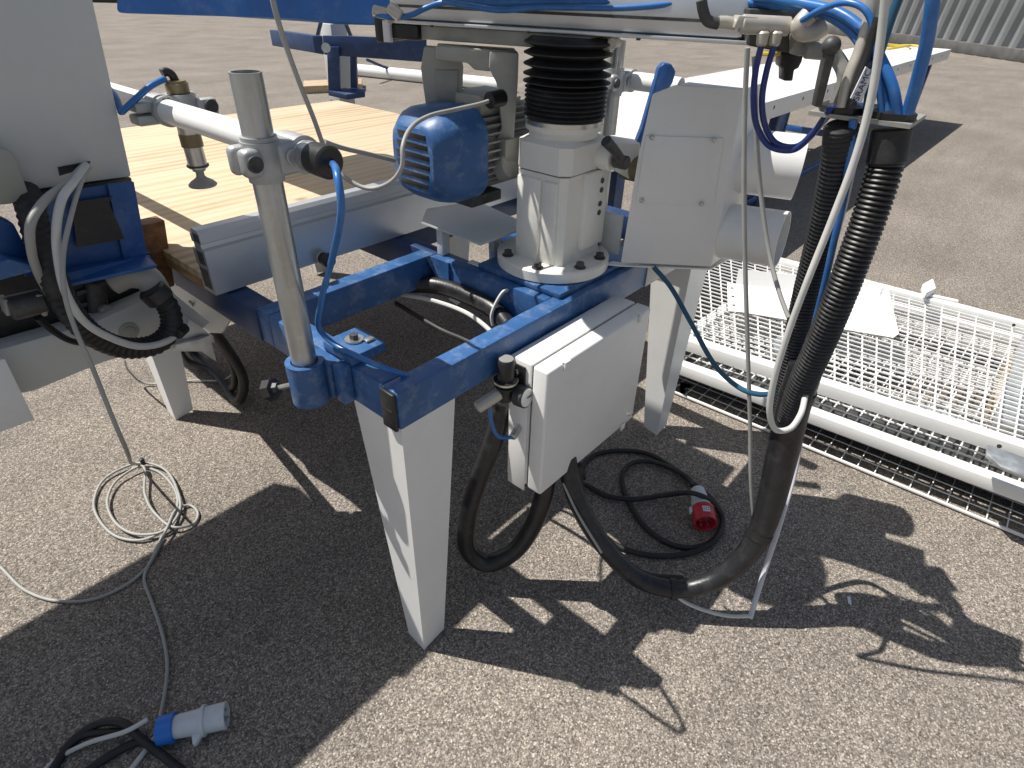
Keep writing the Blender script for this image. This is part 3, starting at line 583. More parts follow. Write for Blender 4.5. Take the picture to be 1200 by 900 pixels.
cy = MB().lathe((SXX, SY, 0.972), (0, 0, 1), [(0, 0.0180), (0.040, 0.0180), (0.0405, 0.0195), (0.100, 0.0195)], 24); cyl_ = cy.build('air_cylinder', STEEL, pcl)
MB().lathe((SXX, SY, 1.013), (0, 0, 1), [(0, 0.0203), (0.024, 0.0203)], 24).build('cylinder_band', BRASS, cyl_)
MB().lathe((SXX, SY, 1.109), (0, 0, 1), [(0, 0.0200), (0.016, 0.0205), (0.018, 0.018), (0.021, 0.018), (0.022, 0.010)], 24).build('cylinder_head', BRASS, cyl_)
MB().lathe((SXX, SY, 0.975), (0, 0, 1), [(0, 0.021), (0.003, 0.021)], 24).build('wire_clip', DARKGREY, cyl_)
MB().lathe((SXX, SY, 0.936), (0, 0, 1), [(0, 0.026), (0.003, 0.0275), (0.009, 0.022), (0.016, 0.011), (0.020, 0.008), (0.028, 0.008), (0.030, 0.012), (0.036, 0.013)], 24).build('suction_cup', GREYCAST, pcl)
MB().tube(catmull([(SXX, SY, 1.128), (SXX-0.004, SY, 1.140), (SXX-0.012, SY, 1.145), (SXX-0.020, SY, 1.143)], 6), 0.0075, 12).build('elbow', BLACK, pcl)
MB().tube(catmull([(0.0188, 0.6280, 1.1344), (-0.0088, 0.6260, 1.1256), (-0.0423, 0.6220, 1.1081), (-0.0758, 0.6180, 1.0884)], 8), 0.0056, 10).build('air_hose', BLUEHOSE, pcl)
MB().tube(catmull([(-0.0736, 0.6250, 1.0872), (-0.0628, 0.6600, 1.1071), (-0.0568, 0.7000, 1.1162)], 8), 0.0056, 10).build('air_hose', BLUEHOSE, pcl)
# blue air hose leaving the cap and dropping to the frame corner
cable('air_hose', [(ax_, 0.092, 1.083), (-0.0474, 0.0126, 1.0920), (-0.0558, -0.0006, 1.0592), (-0.0391, 0.0646, 0.9673), (-0.0156, 0.1606, 0.8512), (-0.0120, 0.1873, 0.7914), (-0.0047, 0.1632, 0.7689), (0.0052, 0.1052, 0.7611), (0.0173, 0.0523, 0.7563), (0.0460, 0.0339, 0.7353), (0.0916, 0.0342, 0.6911)], 0.0050, BLUEHOSE, 'bright blue air hose dropping from the black arm cap onto the blue frame corner', 'hose')

pcr = thing('pneumatic_hold_down', (1.10, 0.36, 0.735), 'galvanised clamp post with white arm half hidden behind the black bellows', 'clamp post', 'clamp posts of the saw')
pc2 = V((0.9358, 0.2448, 1.0863))
post_clamp(pcr, pc2.x, pc2.y, 0.70, 1.185, 1.095, pc2.y-0.16, pc2.y+0.10, 1)

# ================================================================== FENCE EXTRUSION
fe = thing('fence_extrusion', (0.2, 0.58, 0.736), 'long aluminium fence profile lying along the edge of the plywood sheet', 'aluminium profile')
prof = [(0.553, 0.7365), (0.553, 0.832), (0.560, 0.836), (0.561, 0.845), (0.556, 0.848), (0.556, 0.866), (0.563, 0.874), (0.585, 0.875), (0.590, 0.870), (0.590, 0.862), (0.598, 0.862), (0.598, 0.845), (0.590, 0.845), (0.590, 0.83), (0.604, 0.83), (0.604, 0.795), (0.598, 0.795), (0.598, 0.775), (0.604, 0.775), (0.604, 0.7365)]
MB().prism([(-0.028, y, z) for (y, z) in prof], (1.06, 0, 0), 0).build('profile', ALU, fe, ang=30)
ep = MB().box((-0.0292, 0.562, 0.747), (-0.0275, 0.594, 0.79), 0); ep.box((-0.0292, 0.562, 0.80), (-0.0275, 0.586, 0.828)); ep.box((-0.0292, 0.560, 0.848), (-0.0275, 0.582, 0.866)); ep.build('profile_slot', DARKGREY, fe)
kp = V((0.2334, 0.5530, 0.7444))
MB().lathe(kp, (0, -1, 0), [(0, 0.007), (0.008, 0.007), (0.009, 0.013), (0.016, 0.0165), (0.030, 0.0165), (0.036, 0.011)], 18).build('knob', BLACK, fe)
MB().lathe(kp+V((-0.0, 0, 0)), (0, -1, 0), [(-0.0005, 0.015), (0.003, 0.015)], 18).build('washer', STEEL, fe)

# ================================================================== PLYWOOD AND TIMBER
pw = thing('plywood_sheet', (0.7, 1.35, 0.757), 'pale knotty plywood sheet lying on the blue frame behind the fence profile', 'plywood')
MB().box((-0.030, 0.606, 0.7585), (1.42, 2.17, 0.7745), 0.0008).build('top_veneer', PLY, pw)
MB().box((-0.0295, 0.6065, 0.7365), (1.4195, 2.1695, 0.7583), 0.0004).build('core_plies', PLYEDGE, pw)
tb = MB().prism([(-0.0280, 0.7800, 0.6854), (-0.0061, 0.7800, 0.8378), (-0.0830, 0.7800, 0.8376), (-0.1156, 0.7800, 0.6788)], (0, 0.045, 0), 0.002).build('timber_block', TIMBER)
tag(tb, 'short brown timber block with end grain beside the left edge of the plywood', 'timber')
st = MB().cyl((1.2463, 1.3603, 0.7900), (1.2881, 1.3223, 0.8000), 0.011, 10, 0.002); 
# ================================================================== LEFT MACHINE
lm = thing('grey_cabinet_machine', (-0.6, 0.85, 0), 'grey cabinet machine with blue bracket and open black cable bay at the left edge', 'machine')
Y = 0.63
cab = MB().prism([(-0.0886, 0.6300, 0.9774), (-0.2557, 0.6300, 0.9844), (-0.4277, 0.6300, 0.9915), (-0.43, 0.63, 1.292), (-0.0585, 0.6300, 1.2722)], (0, 0.30, 0), 0.004).build('cabinet', OFFWHITE, lm)
MB().prism([(-0.1466, 0.6280, 1.0153), (-0.1525, 0.6280, 1.0060), (-0.2000, 0.6280, 0.9999), (-0.1976, 0.6280, 1.0139)], (0, 0.0015, 0)).build('cable_slot', BLACK, cab)
MB().box((-1.65, 0.80, 1.452), (-0.336, 1.49, 1.60), 0.006).build('shade_slab', OFFWHITE, lm)  # unseen slab added to cast the large ground shadow at the left
MB().box((-0.75, 0.76, 1.30), (-0.45, 0.93, 1.4519), 0.004).build('shade_slab_mount', OFFWHITE, lm)  # added mount that carries the unseen shadow-casting slab
MB().prism([(-0.0868, 0.6400, 0.9735), (-0.0886, 0.6400, 0.9483), (-0.2640, 0.6400, 0.9549), (-0.2549, 0.6400, 0.9793)], (0, 0.25, 0), 0.002).build('cabinet_foot', DARKGREY, lm)
MB().prism([(-0.1406, 0.6000, 0.9794), (-0.0970, 0.6000, 0.9755), (-0.1173, 0.6000, 0.8264), (-0.1590, 0.6000, 0.8283)], (0, 0.006, 0), 0.001).build('bracket_side', BLUE_CLEAN, lm)
MB().prism([(-0.2687, 0.6100, 0.9800), (-0.1325, 0.6100, 0.9758), (-0.1486, 0.6100, 0.8345), (-0.3107, 0.6100, 0.8509)], (0, 0.004, 0)).build('bracket_web', BLUE_CLEAN, lm)
z_f = 0.835
MB().prism([(-0.1194, 0.5550, 0.8280), (-0.2724, 0.5550, 0.8365), (-0.2718, 0.5550, 0.8604), (-0.1231, 0.6000, 0.8386), (-0.1114, 0.6000, 0.8353)], (0, 0.03, -0.004)).build('bracket_lip', BLUE_CLEAN, lm)
MB().prism([(-0.1214, 0.5500, 0.8283), (-0.2761, 0.5500, 0.8378), (-0.2741, 0.5500, 0.8436), (-0.1195, 0.5500, 0.8347)], (0, 0.085, 0.010), 0.0008).build('bracket_flange', BLUE_CLEAN, lm)
MB().prism([(-0.1489, 0.5980, 0.9479), (-0.1397, 0.5980, 0.9583), (-0.2045, 0.5980, 0.9616), (-0.2233, 0.5980, 0.8844), (-0.1449, 0.5980, 0.8794)], (0, 0.0015, 0)).build('recess_shade_patch', BLACK, lm)  # flat black patch paints the deep shade inside the bracket recess
MB().prism([(-0.3143, 0.5600, 0.9696), (-0.3010, 0.5600, 0.9567), (-0.2982, 0.5600, 0.9009), (-0.2999, 0.5600, 0.8832), (-0.3331, 0.5600, 0.8843), (-0.4105, 0.5600, 0.8914), (-0.3706, 0.5600, 0.9896)], (0, 0.03, 0), 0.003).build('bracket_cheek', BLUE_CLEAN, lm)
MB().prism([(-0.4088, 0.5200, 0.9147), (-0.3331, 0.5200, 0.9167), (-0.3037, 0.5200, 0.8963), (-0.3088, 0.5200, 0.8889), (-0.4203, 0.5200, 0.8864)], (0, 0.07, 0.0), 0.002).build('bracket_foot', BLUE, lm)
MB().prism([(-0.2957, 0.5600, 1.0734), (-0.2666, 0.5600, 1.0653), (-0.2611, 0.5600, 1.0505), (-0.2652, 0.5600, 0.9902), (-0.2946, 0.5600, 0.9856), (-0.3381, 0.5600, 0.9926)], (0, 0.06, 0), 0.005).build('sensor_housing', KHAKI, lm)
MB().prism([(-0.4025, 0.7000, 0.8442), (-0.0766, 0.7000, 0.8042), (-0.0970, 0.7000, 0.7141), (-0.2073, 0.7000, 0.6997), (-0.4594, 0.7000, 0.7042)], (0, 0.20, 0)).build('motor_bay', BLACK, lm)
for quad in (
    [(-0.2601, 0.6900, 0.7198), (-0.2087, 0.6900, 0.7157), (-0.2096, 0.6900, 0.7082), (-0.2618, 0.6900, 0.7108)],
    [(-0.2467, 0.6900, 0.7451), (-0.1966, 0.6900, 0.7424), (-0.1975, 0.6900, 0.7350), (-0.2483, 0.6900, 0.7363)],
    [(-0.2335, 0.6900, 0.7702), (-0.1847, 0.6900, 0.7687), (-0.1855, 0.6900, 0.7614), (-0.2350, 0.6900, 0.7615)],
    [(-0.2204, 0.6900, 0.7951), (-0.1728, 0.6900, 0.7947), (-0.1736, 0.6900, 0.7875), (-0.2218, 0.6900, 0.7865)],
):
    MB().prism(quad, (0, 0.006, 0), 0.001).build('motor_rib', DARKGREY, lm)
MB().cyl((-0.1965, 0.6900, 0.7801), (-0.2199, 0.6900, 0.6823), 0.018, 14, 0.003).build('servo_motor', DARKGREY, lm)
MB().cyl((-0.2056, 0.6800, 0.7259), (-0.2024, 0.6600, 0.7280), 0.011, 12, 0.002).build('bay_bolt', GREYSTEEL, lm)
MB().prism([(-0.5196, 0.6400, 0.7496), (-0.3889, 0.6400, 0.7253), (-0.2364, 0.6400, 0.7215), (-0.0819, 0.6400, 0.7428), (-0.0764, 0.6400, 0.7250), (-0.0250, 0.6400, 0.6389), (-0.1037, 0.6400, 0.6053), (-0.2021, 0.6400, 0.6313), (-0.2502, 0.6400, 0.6343), (-0.3434, 0.6400, 0.6280), (-0.3724, 0.6400, 0.6265), (-0.5561, 0.6400, 0.6640)], (0, 0.05, 0), 0.002).build('support_beam', OFFWHITE, lm)
MB().lathe((-0.1845, 0.6400, 0.6813), (0, -1, 0), [(0, 0.019), (0.002, 0.019), (0.003, 0.012), (0.005, 0.011), (0.006, 0.006)], 20).build('beam_plug', GREYCAST, lm)
MB().tube(catmull([(-0.1870, 0.6200, 0.7992), (-0.1574, 0.6100, 0.8071), (-0.1304, 0.6000, 0.7944), (-0.1222, 0.5900, 0.7597)], 8), 0.026, 16).build('elbow_fitting', GREYCAST, lm)
MB().cyl((-0.1826, 0.6300, 0.8018), (-0.1667, 0.6200, 0.8052), 0.030, 18, 0.003).build('elbow_nut', GREYSTEEL, lm)
MB().tube(resample(catmull([(-0.1328, 0.5750, 0.7776), (-0.1186, 0.5700, 0.7329), (-0.1289, 0.5650, 0.6937), (-0.1618, 0.5600, 0.6754), (-0.2172, 0.5500, 0.6914), (-0.2618, 0.5400, 0.7386), (-0.2840, 0.5300, 0.8031), (-0.2866, 0.5300, 0.8682), (-0.2830, 0.5400, 0.9243), (-0.2713, 0.5600, 0.9735), (-0.2614, 0.6000, 0.9905)], 12), 0.003), lambda i: 0.0205+0.0012*math.sin(i*1.6), 14).build('trunk_hose', RUBBER, lm)
MB().cyl((-0.1377, 0.5750, 0.7829), (-0.1256, 0.5700, 0.7544), 0.027, 18, 0.004).build('hose_nut', BLACK, lm)
MB().cyl((-0.3581, 0.5600, 0.8248), (-0.3071, 0.5600, 0.8224), 0.021, 18, 0.003).build('connector', DARKGREY, lm)
MB().prism([(-0.3172, 0.5450, 0.8407), (-0.3078, 0.5450, 0.8391), (-0.3056, 0.5450, 0.8173), (-0.3147, 0.5450, 0.7993), (-0.3214, 0.5450, 0.8018)], (0, 0.03, 0), 0.002).build('connector_clip', GREYSTEEL, lm)
MB().prism([(-0.3601, 0.5500, 0.8447), (-0.3534, 0.5500, 0.8439), (-0.3592, 0.5500, 0.8160), (-0.3660, 0.5500, 0.8170)], (0, 0.03, 0), 0.002).build('connector_clip', GREYSTEEL, lm)
MB().tube(catmull([(-0.3267, 0.5600, 0.7967), (-0.3134, 0.5800, 0.7601), (-0.2882, 0.6000, 0.7166), (-0.2471, 0.6200, 0.6874)], 8), 0.006, 8).build('connector_cable', BLACK, lm)
MB().prism([(-0.1109, 0.6000, 0.6670), (-0.0720, 0.6000, 0.6764), (-0.0404, 0.6000, 0.6253), (-0.0411, 0.6000, 0.6080), (-0.0770, 0.6000, 0.6319), (-0.1228, 0.6000, 0.6385)], (0, 0.05, 0), 0.001).build('foot_bracket', GALV, lm)
MB().prism([(-0.0785, 0.5850, 0.6385), (-0.0521, 0.5850, 0.6382), (-0.0545, 0.5850, 0.5707), (-0.0792, 0.5850, 0.6085), (-0.1283, 0.5850, 0.6301), (-0.1239, 0.5850, 0.6450)], (0, 0.012, 0), 0.001).build('foot_bracket', GALV, lm)
MB().prism([(-0.4697, 0.5900, 0.7314), (-0.3918, 0.5900, 0.7298), (-0.3961, 0.5900, 0.5961), (-0.4502, 0.5900, 0.5973), (-0.5229, 0.5900, 0.6005)], (-0.01, 0.04, 0.0), 0.002).build('side_box', WHITE, lm)
MB().box((-1.15, 0.70, 0.0), (-0.85, 0.95, 0.62), 0.005).build('pedestal', OFFWHITE, lm)
MB().box((-1.15, 0.70, 0.6205), (-0.47, 0.93, 1.02), 0.005).build('pedestal_head', OFFWHITE, lm)
# cables from the slot
cable('grey_cable', [(-0.1622, 0.6200, 1.0092), (-0.2069, 0.5600, 1.0033), (-0.2638, 0.5000, 0.9950), (-0.2927, 0.4800, 0.9744), (-0.3038, 0.5000, 0.9267), (-0.3045, 0.5200, 0.8876), (-0.2998, 0.5450, 0.8474), (-0.2939, 0.5700, 0.8077)], 0.0070, GREYCABLE, 'thick grey cable bending left out of the cabinet slot down to the blue bracket', 'cable')
cable('grey_cable', [(-0.1575, 0.6200, 1.0113), (-0.1965, 0.5600, 1.0041), (-0.2386, 0.5000, 0.9936), (-0.2649, 0.4800, 0.9566), (-0.2801, 0.4800, 0.9040), (-0.2870, 0.4800, 0.8536), (-0.2765, 0.4900, 0.7933), (-0.2475, 0.5000, 0.7467), (-0.2024, 0.5200, 0.7012), (-0.1513, 0.5400, 0.6830), (-0.1072, 0.5700, 0.6831), (-0.0847, 0.6000, 0.6895)], 0.0066, WHITECABLE, 'grey cable from the cabinet slot looping under the black trunk hose', 'cable')
MB().cyl((-0.1277, 0.5450, 0.6870), (-0.1035, 0.5650, 0.6856), 0.012, 14, 0.002).build('cable_tie', BLACK, lm)
# power cord with coil and blue plug
wp = [(-0.1541, 0.6200, 1.0092), (-0.2010, 0.5400, 0.9950), (-0.2420, 0.4800, 0.9675), (-0.2737, 0.4600, 0.9223), (-0.2942, 0.4500, 0.8662), (-0.3021, 0.4400, 0.8109), (-0.3037, 0.4300, 0.7414), (-0.3080, 0.4200, 0.6587), (-0.3091, 0.4200, 0.5814), (-0.1781, 1.1193, 0.0100),
      (-0.1536, 1.0556, 0.0080), (-0.1531, 0.9499, 0.0080), (-0.1783, 0.8676, 0.0120), (-0.2352, 0.8017, 0.0140), (-0.2933, 0.8070, 0.0100), (-0.3371, 0.8665, 0.0080), (-0.3504, 0.9636, 0.0080), (-0.3340, 1.0632, 0.0080), (-0.2731, 1.1427, 0.0100), (-0.1849, 1.1377, 0.0140), (-0.1403, 1.0570, 0.0160), (-0.1536, 0.9194, 0.0180), (-0.1883, 0.8304, 0.0180), (-0.2476, 0.7915, 0.0180), (-0.3020, 0.8382, 0.0140), (-0.3240, 0.9267, 0.0140), (-0.3044, 1.0375, 0.0140), (-0.2529, 1.1002, 0.0160), (-0.1809, 1.1029, 0.0220), (-0.2254, 0.9684, 0.0200), (-0.2372, 0.8685, 0.0220), (-0.2218, 0.7816, 0.0180), (-0.1806, 0.7687, 0.0080), (-0.1528, 0.7973, 0.0070), (-0.1539, 0.8482, 0.0070), (-0.1847, 0.8518, 0.0140),
      (-0.2375, 0.7881, 0.0260), (-0.2879, 0.7444, 0.0100), (-0.3289, 0.7110, 0.0060), (-0.3815, 0.6939, 0.0060), (-0.4554, 0.7080, 0.0060), (-0.5184, 0.7701, 0.0060), (-0.5592, 0.8592, 0.0060), (-0.5806, 0.9915, 0.0060), (-0.6144, 1.1725, 0.0060)]
cable('grey_power_cord', wp, 0.0038, GREYCABLE, 'pale grey cord hanging from the cabinet and coiled in loops on the sunny asphalt', 'cord', seg=12)
MB().box((-0.006, -0.006, -0.004), (0.006, 0.006, 0.020), 0.002, Matrix.Translation(V((-0.1721, 1.1140, 0.0200)))).build('coil_tie', BLACK, bpy.data.objects['grey_power_cord'])
cord = cable('plug_cord', [(-0.2575, 0.7831, 0.0120), (-0.3084, 0.7296, 0.0060), (-0.3455, 0.6854, 0.0060), (-0.3644, 0.5930, 0.0060), (-0.3836, 0.4898, 0.0060), (-0.4087, 0.4040, 0.0060), (-0.4411, 0.3399, 0.0080), (-0.4714, 0.2888, 0.0140), (-0.4785, 0.2719, 0.0200)], 0.0038, GREYCABLE, 'pale grey cord running from the coil down the shaded asphalt to the blue plug', 'cord')
bp_ = thing('blue_plug', (-0.4347, 0.2426, 0.0000), 'pale grey industrial plug with bright blue collar lying on shaded asphalt', 'plug')
p0 = V((-0.4857, 0.2553, 0.0300)); p1 = V((-0.3766, 0.1831, 0.0280)); d = (p1-p0).normalized(); L = (p1-p0).length
MB().lathe(p0, d, [(0, 0.014), (0.003, 0.0275), (L*0.25, 0.0285), (L*0.25+0.001, 0.026)], 28).build('collar', PLUGBLUE, bp_)
MB().lathe(p0+d*(L*0.25), d, [(0, 0.022), (L*0.18, 0.0235), (L*0.32, 0.0245), (L*0.38, 0.026), (L*0.40, 0.0305), (L*0.44, 0.0305), (L*0.445, 0.0255), (L*0.74, 0.0265), (L*0.75, 0.024), (L*0.62, 0.022), (L*0.60, 0.0)], 32).build('plug_body', PLUGGREY, bp_)
sidev = V((0, 0, 1)).cross(d).normalized()
MB().prism([p0+d*(L*0.50)-sidev*0.020+V((0, 0, -0.012)), p0+d*(L*0.68)-sidev*0.023+V((0, 0, -0.012)), p0+d*(L*0.58)-sidev*0.042+V((0, 0, -0.016)), p0+d*(L*0.54)-sidev*0.042+V((0, 0, -0.016))], (0, 0, 0.012), 0.002).build('latch', PLUGGREY, bp_)
for k in range(3):
    a = 2*math.pi*k/3; u = d.orthogonal().normalized(); w = d.cross(u); q = p0+d*(L*0.84)+(u*math.cos(a)+w*math.sin(a))*0.012
    MB().cyl(q, q+d*0.022, 0.003, 10).build('pin', STEEL, bp_)
# dark and white cables at the bottom left corner
cable('black_cable', [(-0.6535, 0.3443, 0.0080), (-0.6058, 0.3764, 0.0100), (-0.5589, 0.3665, 0.0200), (-0.5238, 0.3166, 0.0350), (-0.5113, 0.2585, 0.0280), (-0.4984, 0.2144, 0.0120), (-0.4843, 0.1551, 0.0080)], 0.0085, RUBBER, 'black rubber cable arching over the white wire in the bottom left corner', 'cable')
cable('black_cable', [(-0.6168, 0.2954, 0.0100), (-0.5727, 0.2917, 0.0100), (-0.5361, 0.2840, 0.0100), (-0.5058, 0.2682, 0.0120)], 0.0085, RUBBER, 'short black cable crossing under the arched cable beside the blue plug', 'cable')
cable('black_cable', [(-0.6272, 0.3721, 0.0090), (-0.5874, 0.3692, 0.0120), (-0.5505, 0.3351, 0.0160), (-0.5241, 0.3105, 0.0160)], 0.0075, RUBBER, 'black cable tucked behind the arched cable at the bottom left', 'cable')
cable('white_wire', [(-0.6646, 0.3580, 0.0060), (-0.6395, 0.3643, 0.0060), (-0.5907, 0.3457, 0.0160), (-0.5231, 0.2888, 0.0450), (-0.4883, 0.2785, 0.0500)], 0.0048, WHITECABLE, 'thin white wire with a cut end pointing at the blue plug', 'wire')
cable('white_wire', [(-0.5562, 0.2345, 0.0060), (-0.5295, 0.2461, 0.0060), (-0.5115, 0.2538, 0.0070), (-0.4893, 0.2597, 0.0120)], 0.0052, WHITECABLE, 'white wire coming out below the blue collar towards the bottom edge', 'wire')
# cable loop hanging on the left leg
cable('dark_hose', [(0.03, 1.0, 0.66), (0.1784, 1.0732, 0.2000), (0.1849, 1.1988, 0.0300), (0.2223, 1.4233, 0.0200), (0.2287, 1.6205, 0.0300), (0.1877, 1.5586, 0.1500), (-0.0520, 0.8000, 0.5730)], 0.016, RUBBER, 'black hose dropping behind the blue beam and looping on the asphalt by the left leg', 'hose')
cable('dark_hose', [(0.025, 0.93, 0.66), (0.1832, 1.1442, 0.2000), (0.2132, 1.3073, 0.0200), (0.2284, 1.4694, 0.0200), (0.1836, 1.5610, 0.0400), (0.1375, 1.4748, 0.1500)], 0.012, RUBBER, 'thinner black hose hanging beside the thick hose near the left leg', 'hose')
cable('thin_grey_wire', [(-0.0438, 1.4472, 0.2000), (-0.0160, 1.5771, 0.0800), (0.0089, 1.5823, 0.0200), (0.0518, 1.5457, 0.0080), (0.1465, 1.4787, 0.0080), (0.2274, 1.3619, 0.0300), (0.2540, 1.2930, 0.1200), (0.02, 0.86, 0.60)], 0.0035, GREYCABLE, 'thin grey wire drooping behind the left white leg and up beside the black hoses', 'wire')

# grey cable from above into the motor
cable('motor_cable', [(0.0518, 0.2667, 1.2979), (0.0528, 0.2656, 1.2576), (0.0677, 0.2788, 1.2135), (0.0979, 0.3051, 1.1504), (0.1179, 0.3125, 1.0957), (0.1290, 0.3149, 1.0552), (0.1410, 0.3161, 1.0183), (0.1548, 0.2998, 0.9948), (0.1756, 0.2598, 0.9790), (0.1963, 0.2200, 0.9952), (0.2042, 0.1952, 1.0251), (0.2133, 0.1999, 1.0556), (0.2484, 0.2205, 1.0758), (0.3089, 0.2419, 1.0868), (0.3937, 0.2500, 1.0895), (0.4549, 0.2397, 1.0951), (0.4780, 0.2357, 1.0995)], 0.0040, GREYCABLE, 'pale grey cable falling from above, looping past the arm cap to the motor', 'cable')
cable('thin_grey_wire', [(0.1368, 0.3211, 1.0559), (0.1843, 0.3423, 1.0352), (0.2566, 0.3653, 1.0092), (0.3414, 0.3890, 0.9778)], 0.0045, GREYCABLE, 'thin grey wire running right from the hanging cable behind the fan cover', 'wire')
cable('blue_air_line', [(0.3494, 0.4260, 1.2399), (0.3617, 0.3960, 1.2356), (0.3947, 0.3726, 1.2389), (0.4163, 0.3471, 1.2521), (0.4306, 0.3148, 1.2613), (0.4545, 0.2712, 1.2574), (0.4832, 0.2219, 1.2524), (0.5213, 0.1614, 1.2585), (0.5556, 0.0900, 1.2610), (0.5894, 0.0038, 1.2641), (0.6283, -0.0729, 1.2755), (0.6542, -0.1344, 1.2944), (0.6697, -0.1681, 1.3106)], 0.0050, BLUEHOSE, 'blue air line sagging along the top of the aluminium head beam', 'hose')
cable('blue_air_line', [(0.4341, 0.3415, 1.2699), (0.4792, 0.2729, 1.2626), (0.5264, 0.1864, 1.2655), (0.5833, 0.0729, 1.2693), (0.6358, -0.0355, 1.2767), (0.6566, -0.1373, 1.2776), (0.6544, -0.2119, 1.2768), (0.6282, -0.2893, 1.2743), (0.6029, -0.3522, 1.2560), (0.5869, -0.3952, 1.2272), (0.5817, -0.4277, 1.1925), (0.5812, -0.4503, 1.1537)], 0.0072, BLUEHOSE, 'thick blue hose running along the beam and bending down to the right gland', 'hose')
cable('blue_air_line', [(0.6442, -0.1845, 1.2887), (0.6186, -0.2779, 1.2805), (0.5957, -0.3437, 1.2705), (0.5820, -0.3895, 1.2482), (0.5733, -0.4255, 1.2144), (0.5736, -0.4491, 1.1845), (0.5799, -0.4642, 1.1534)], 0.0075, BLUEHOSE, 'thick blue hose just above its twin, bending down into the right gland', 'hose')
cable('blue_air_line', [(0.6024, -0.2898, 1.2593), (0.5785, -0.3235, 1.2762), (0.5666, -0.3558, 1.2846), (0.5620, -0.3812, 1.2787), (0.5628, -0.3977, 1.2615), (0.5626, -0.4130, 1.2298), (0.5703, -0.4298, 1.1881), (0.5770, -0.4454, 1.1513)], 0.0045, BLUEHOSE, 'thin light blue hose arching from the pale elbow above the thick blue hoses', 'hose')
cable('blue_air_line', [(0.5354, -0.4582, 1.3177), (0.5424, -0.4664, 1.2823), (0.5540, -0.4724, 1.2445), (0.5688, -0.4744, 1.2035), (0.5829, -0.4756, 1.1568)], 0.0088, BLUEHOSE, 'thick blue hose standing apart, straight up from the right gland', 'hose')
cable('teal_air_line', [(0.5685, -0.4199, 1.3086), (0.5671, -0.4183, 1.2704), (0.5672, -0.4183, 1.2300), (0.5671, -0.4182, 1.1981), (0.5733, -0.4255, 1.1514)], 0.0062, TEALHOSE, 'dark teal hose rising behind the white cable at the hose plate', 'hose')
cable('navy_air_line', [(0.5880, -0.2418, 1.2227), (0.5879, -0.2417, 1.1916), (0.5923, -0.2470, 1.1480), (0.6031, -0.2597, 1.1051), (0.6236, -0.2839, 1.0730), (0.6273, -0.3192, 1.0727), (0.6010, -0.3500, 1.1029), (0.5773, -0.3684, 1.1362), (0.5584, -0.3771, 1.1514)], 0.0050, NAVYHOSE, 'left one of two navy air lines looping under the valve block', 'hose')
cable('navy_air_line', [(0.6009, -0.2571, 1.2232), (0.5995, -0.2554, 1.1859), (0.6020, -0.2584, 1.1445), (0.6124, -0.2706, 1.1054), (0.6292, -0.2905, 1.0788), (0.6300, -0.3223, 1.0784), (0.6042, -0.3538, 1.1133), (0.5825, -0.3746, 1.1437), (0.5645, -0.3842, 1.1540)], 0.0050, NAVYHOSE, 'right one of two navy air lines looping under the valve block', 'hose')
cable('beige_hose', [(0.5778, -0.3845, 1.3080), (0.5811, -0.3884, 1.2687), (0.5760, -0.3901, 1.2274), (0.5685, -0.3889, 1.1951), (0.5656, -0.3932, 1.1550)], 0.0095, FITTING, 'beige hose rising from the left gland of the hose plate', 'hose')
# tagged cable
tc_ = cable('tagged_cable', [(0.5615, -0.4039, 1.2698), (0.5620, -0.4045, 1.2292), (0.5555, -0.4046, 1.1867), (0.5562, -0.4054, 1.1553)], 0.007, BLACK, 'black cable with a white printed tag above the left gland', 'cable')
tg = MB().prism([(0.5407, -0.4056, 1.1716), (0.5516, -0.4185, 1.1653), (0.5539, -0.4212, 1.2058), (0.5455, -0.4113, 1.2118)], (0.002, 0.0016, 0)).build('cable_tag', LABELW, tc_)
tx = bpy.data.curves.new('tag_text', 'FONT'); tx.body = 'OSRAMCO'; tx.size = 0.0125; tx.align_x = 'CENTER'; tx.align_y = 'CENTER'; tx.extrude = 0.0003
to = bpy.data.objects.new('tag_text', tx); COL.objects.link(to)
e1 = (V((0.5475, -0.4168, 1.2090))-V((0.5439, -0.4126, 1.1688))).normalized(); e0 = V((0.5494, -0.4190, 1.1656))-V((0.5385, -0.4062, 1.1719)); e0 = (e0-e1*e0.dot(e1)).normalized()
# text reads upwards along the tag
R_ = Matrix((e1, -e0, e1.cross(-e0))).transposed().to_4x4(); R_.translation = V((0.5462, -0.4145, 1.1885))
dg = bpy.context.evaluated_depsgraph_get(); me_ = bpy.data.meshes.new_from_object(to.evaluated_get(dg)); bpy.data.objects.remove(to)
me_.transform(R_); me_.materials.clear(); me_.materials.append(INK)
to = bpy.data.objects.new('tag_text', me_); COL.objects.link(to); attach(to, tc_)

# corrugated hoses
def ribbed(name, pts, r, label, amp=0.0035, pitch=0.0085, sleeve=None):
    P = resample(catmull(pts, 14), pitch/4)
    N = len(P)
    o = MB().tube(P, lambda i: r+amp*(0.0, 0.75, 1.0, 0.75)[i % 4], 16).build(name, BLACK)
    return tag(o, label, 'hose', 'black ribbed hoses')
h1 = ribbed('ribbed_hose', [(0.5701, -0.3986, 1.1268), (0.5875, -0.4036, 1.0751), (0.6088, -0.4056, 1.0106), (0.6362, -0.4069, 0.9142), (0.6570, -0.4083, 0.8155), (0.6759, -0.4151, 0.6975), (0.6795, -0.4271, 0.5963), (0.6765, -0.4390, 0.5131)], 0.0215, 'left black ribbed hose hanging from the hose plate, behind the white cable', 0.0036, 0.0075)
MB().cyl((0.5690, -0.3973, 1.1316), (0.5856, -0.4030, 1.0830), 0.0245, 24, 0.003).build('hose_cuff', RUBBER, h1)
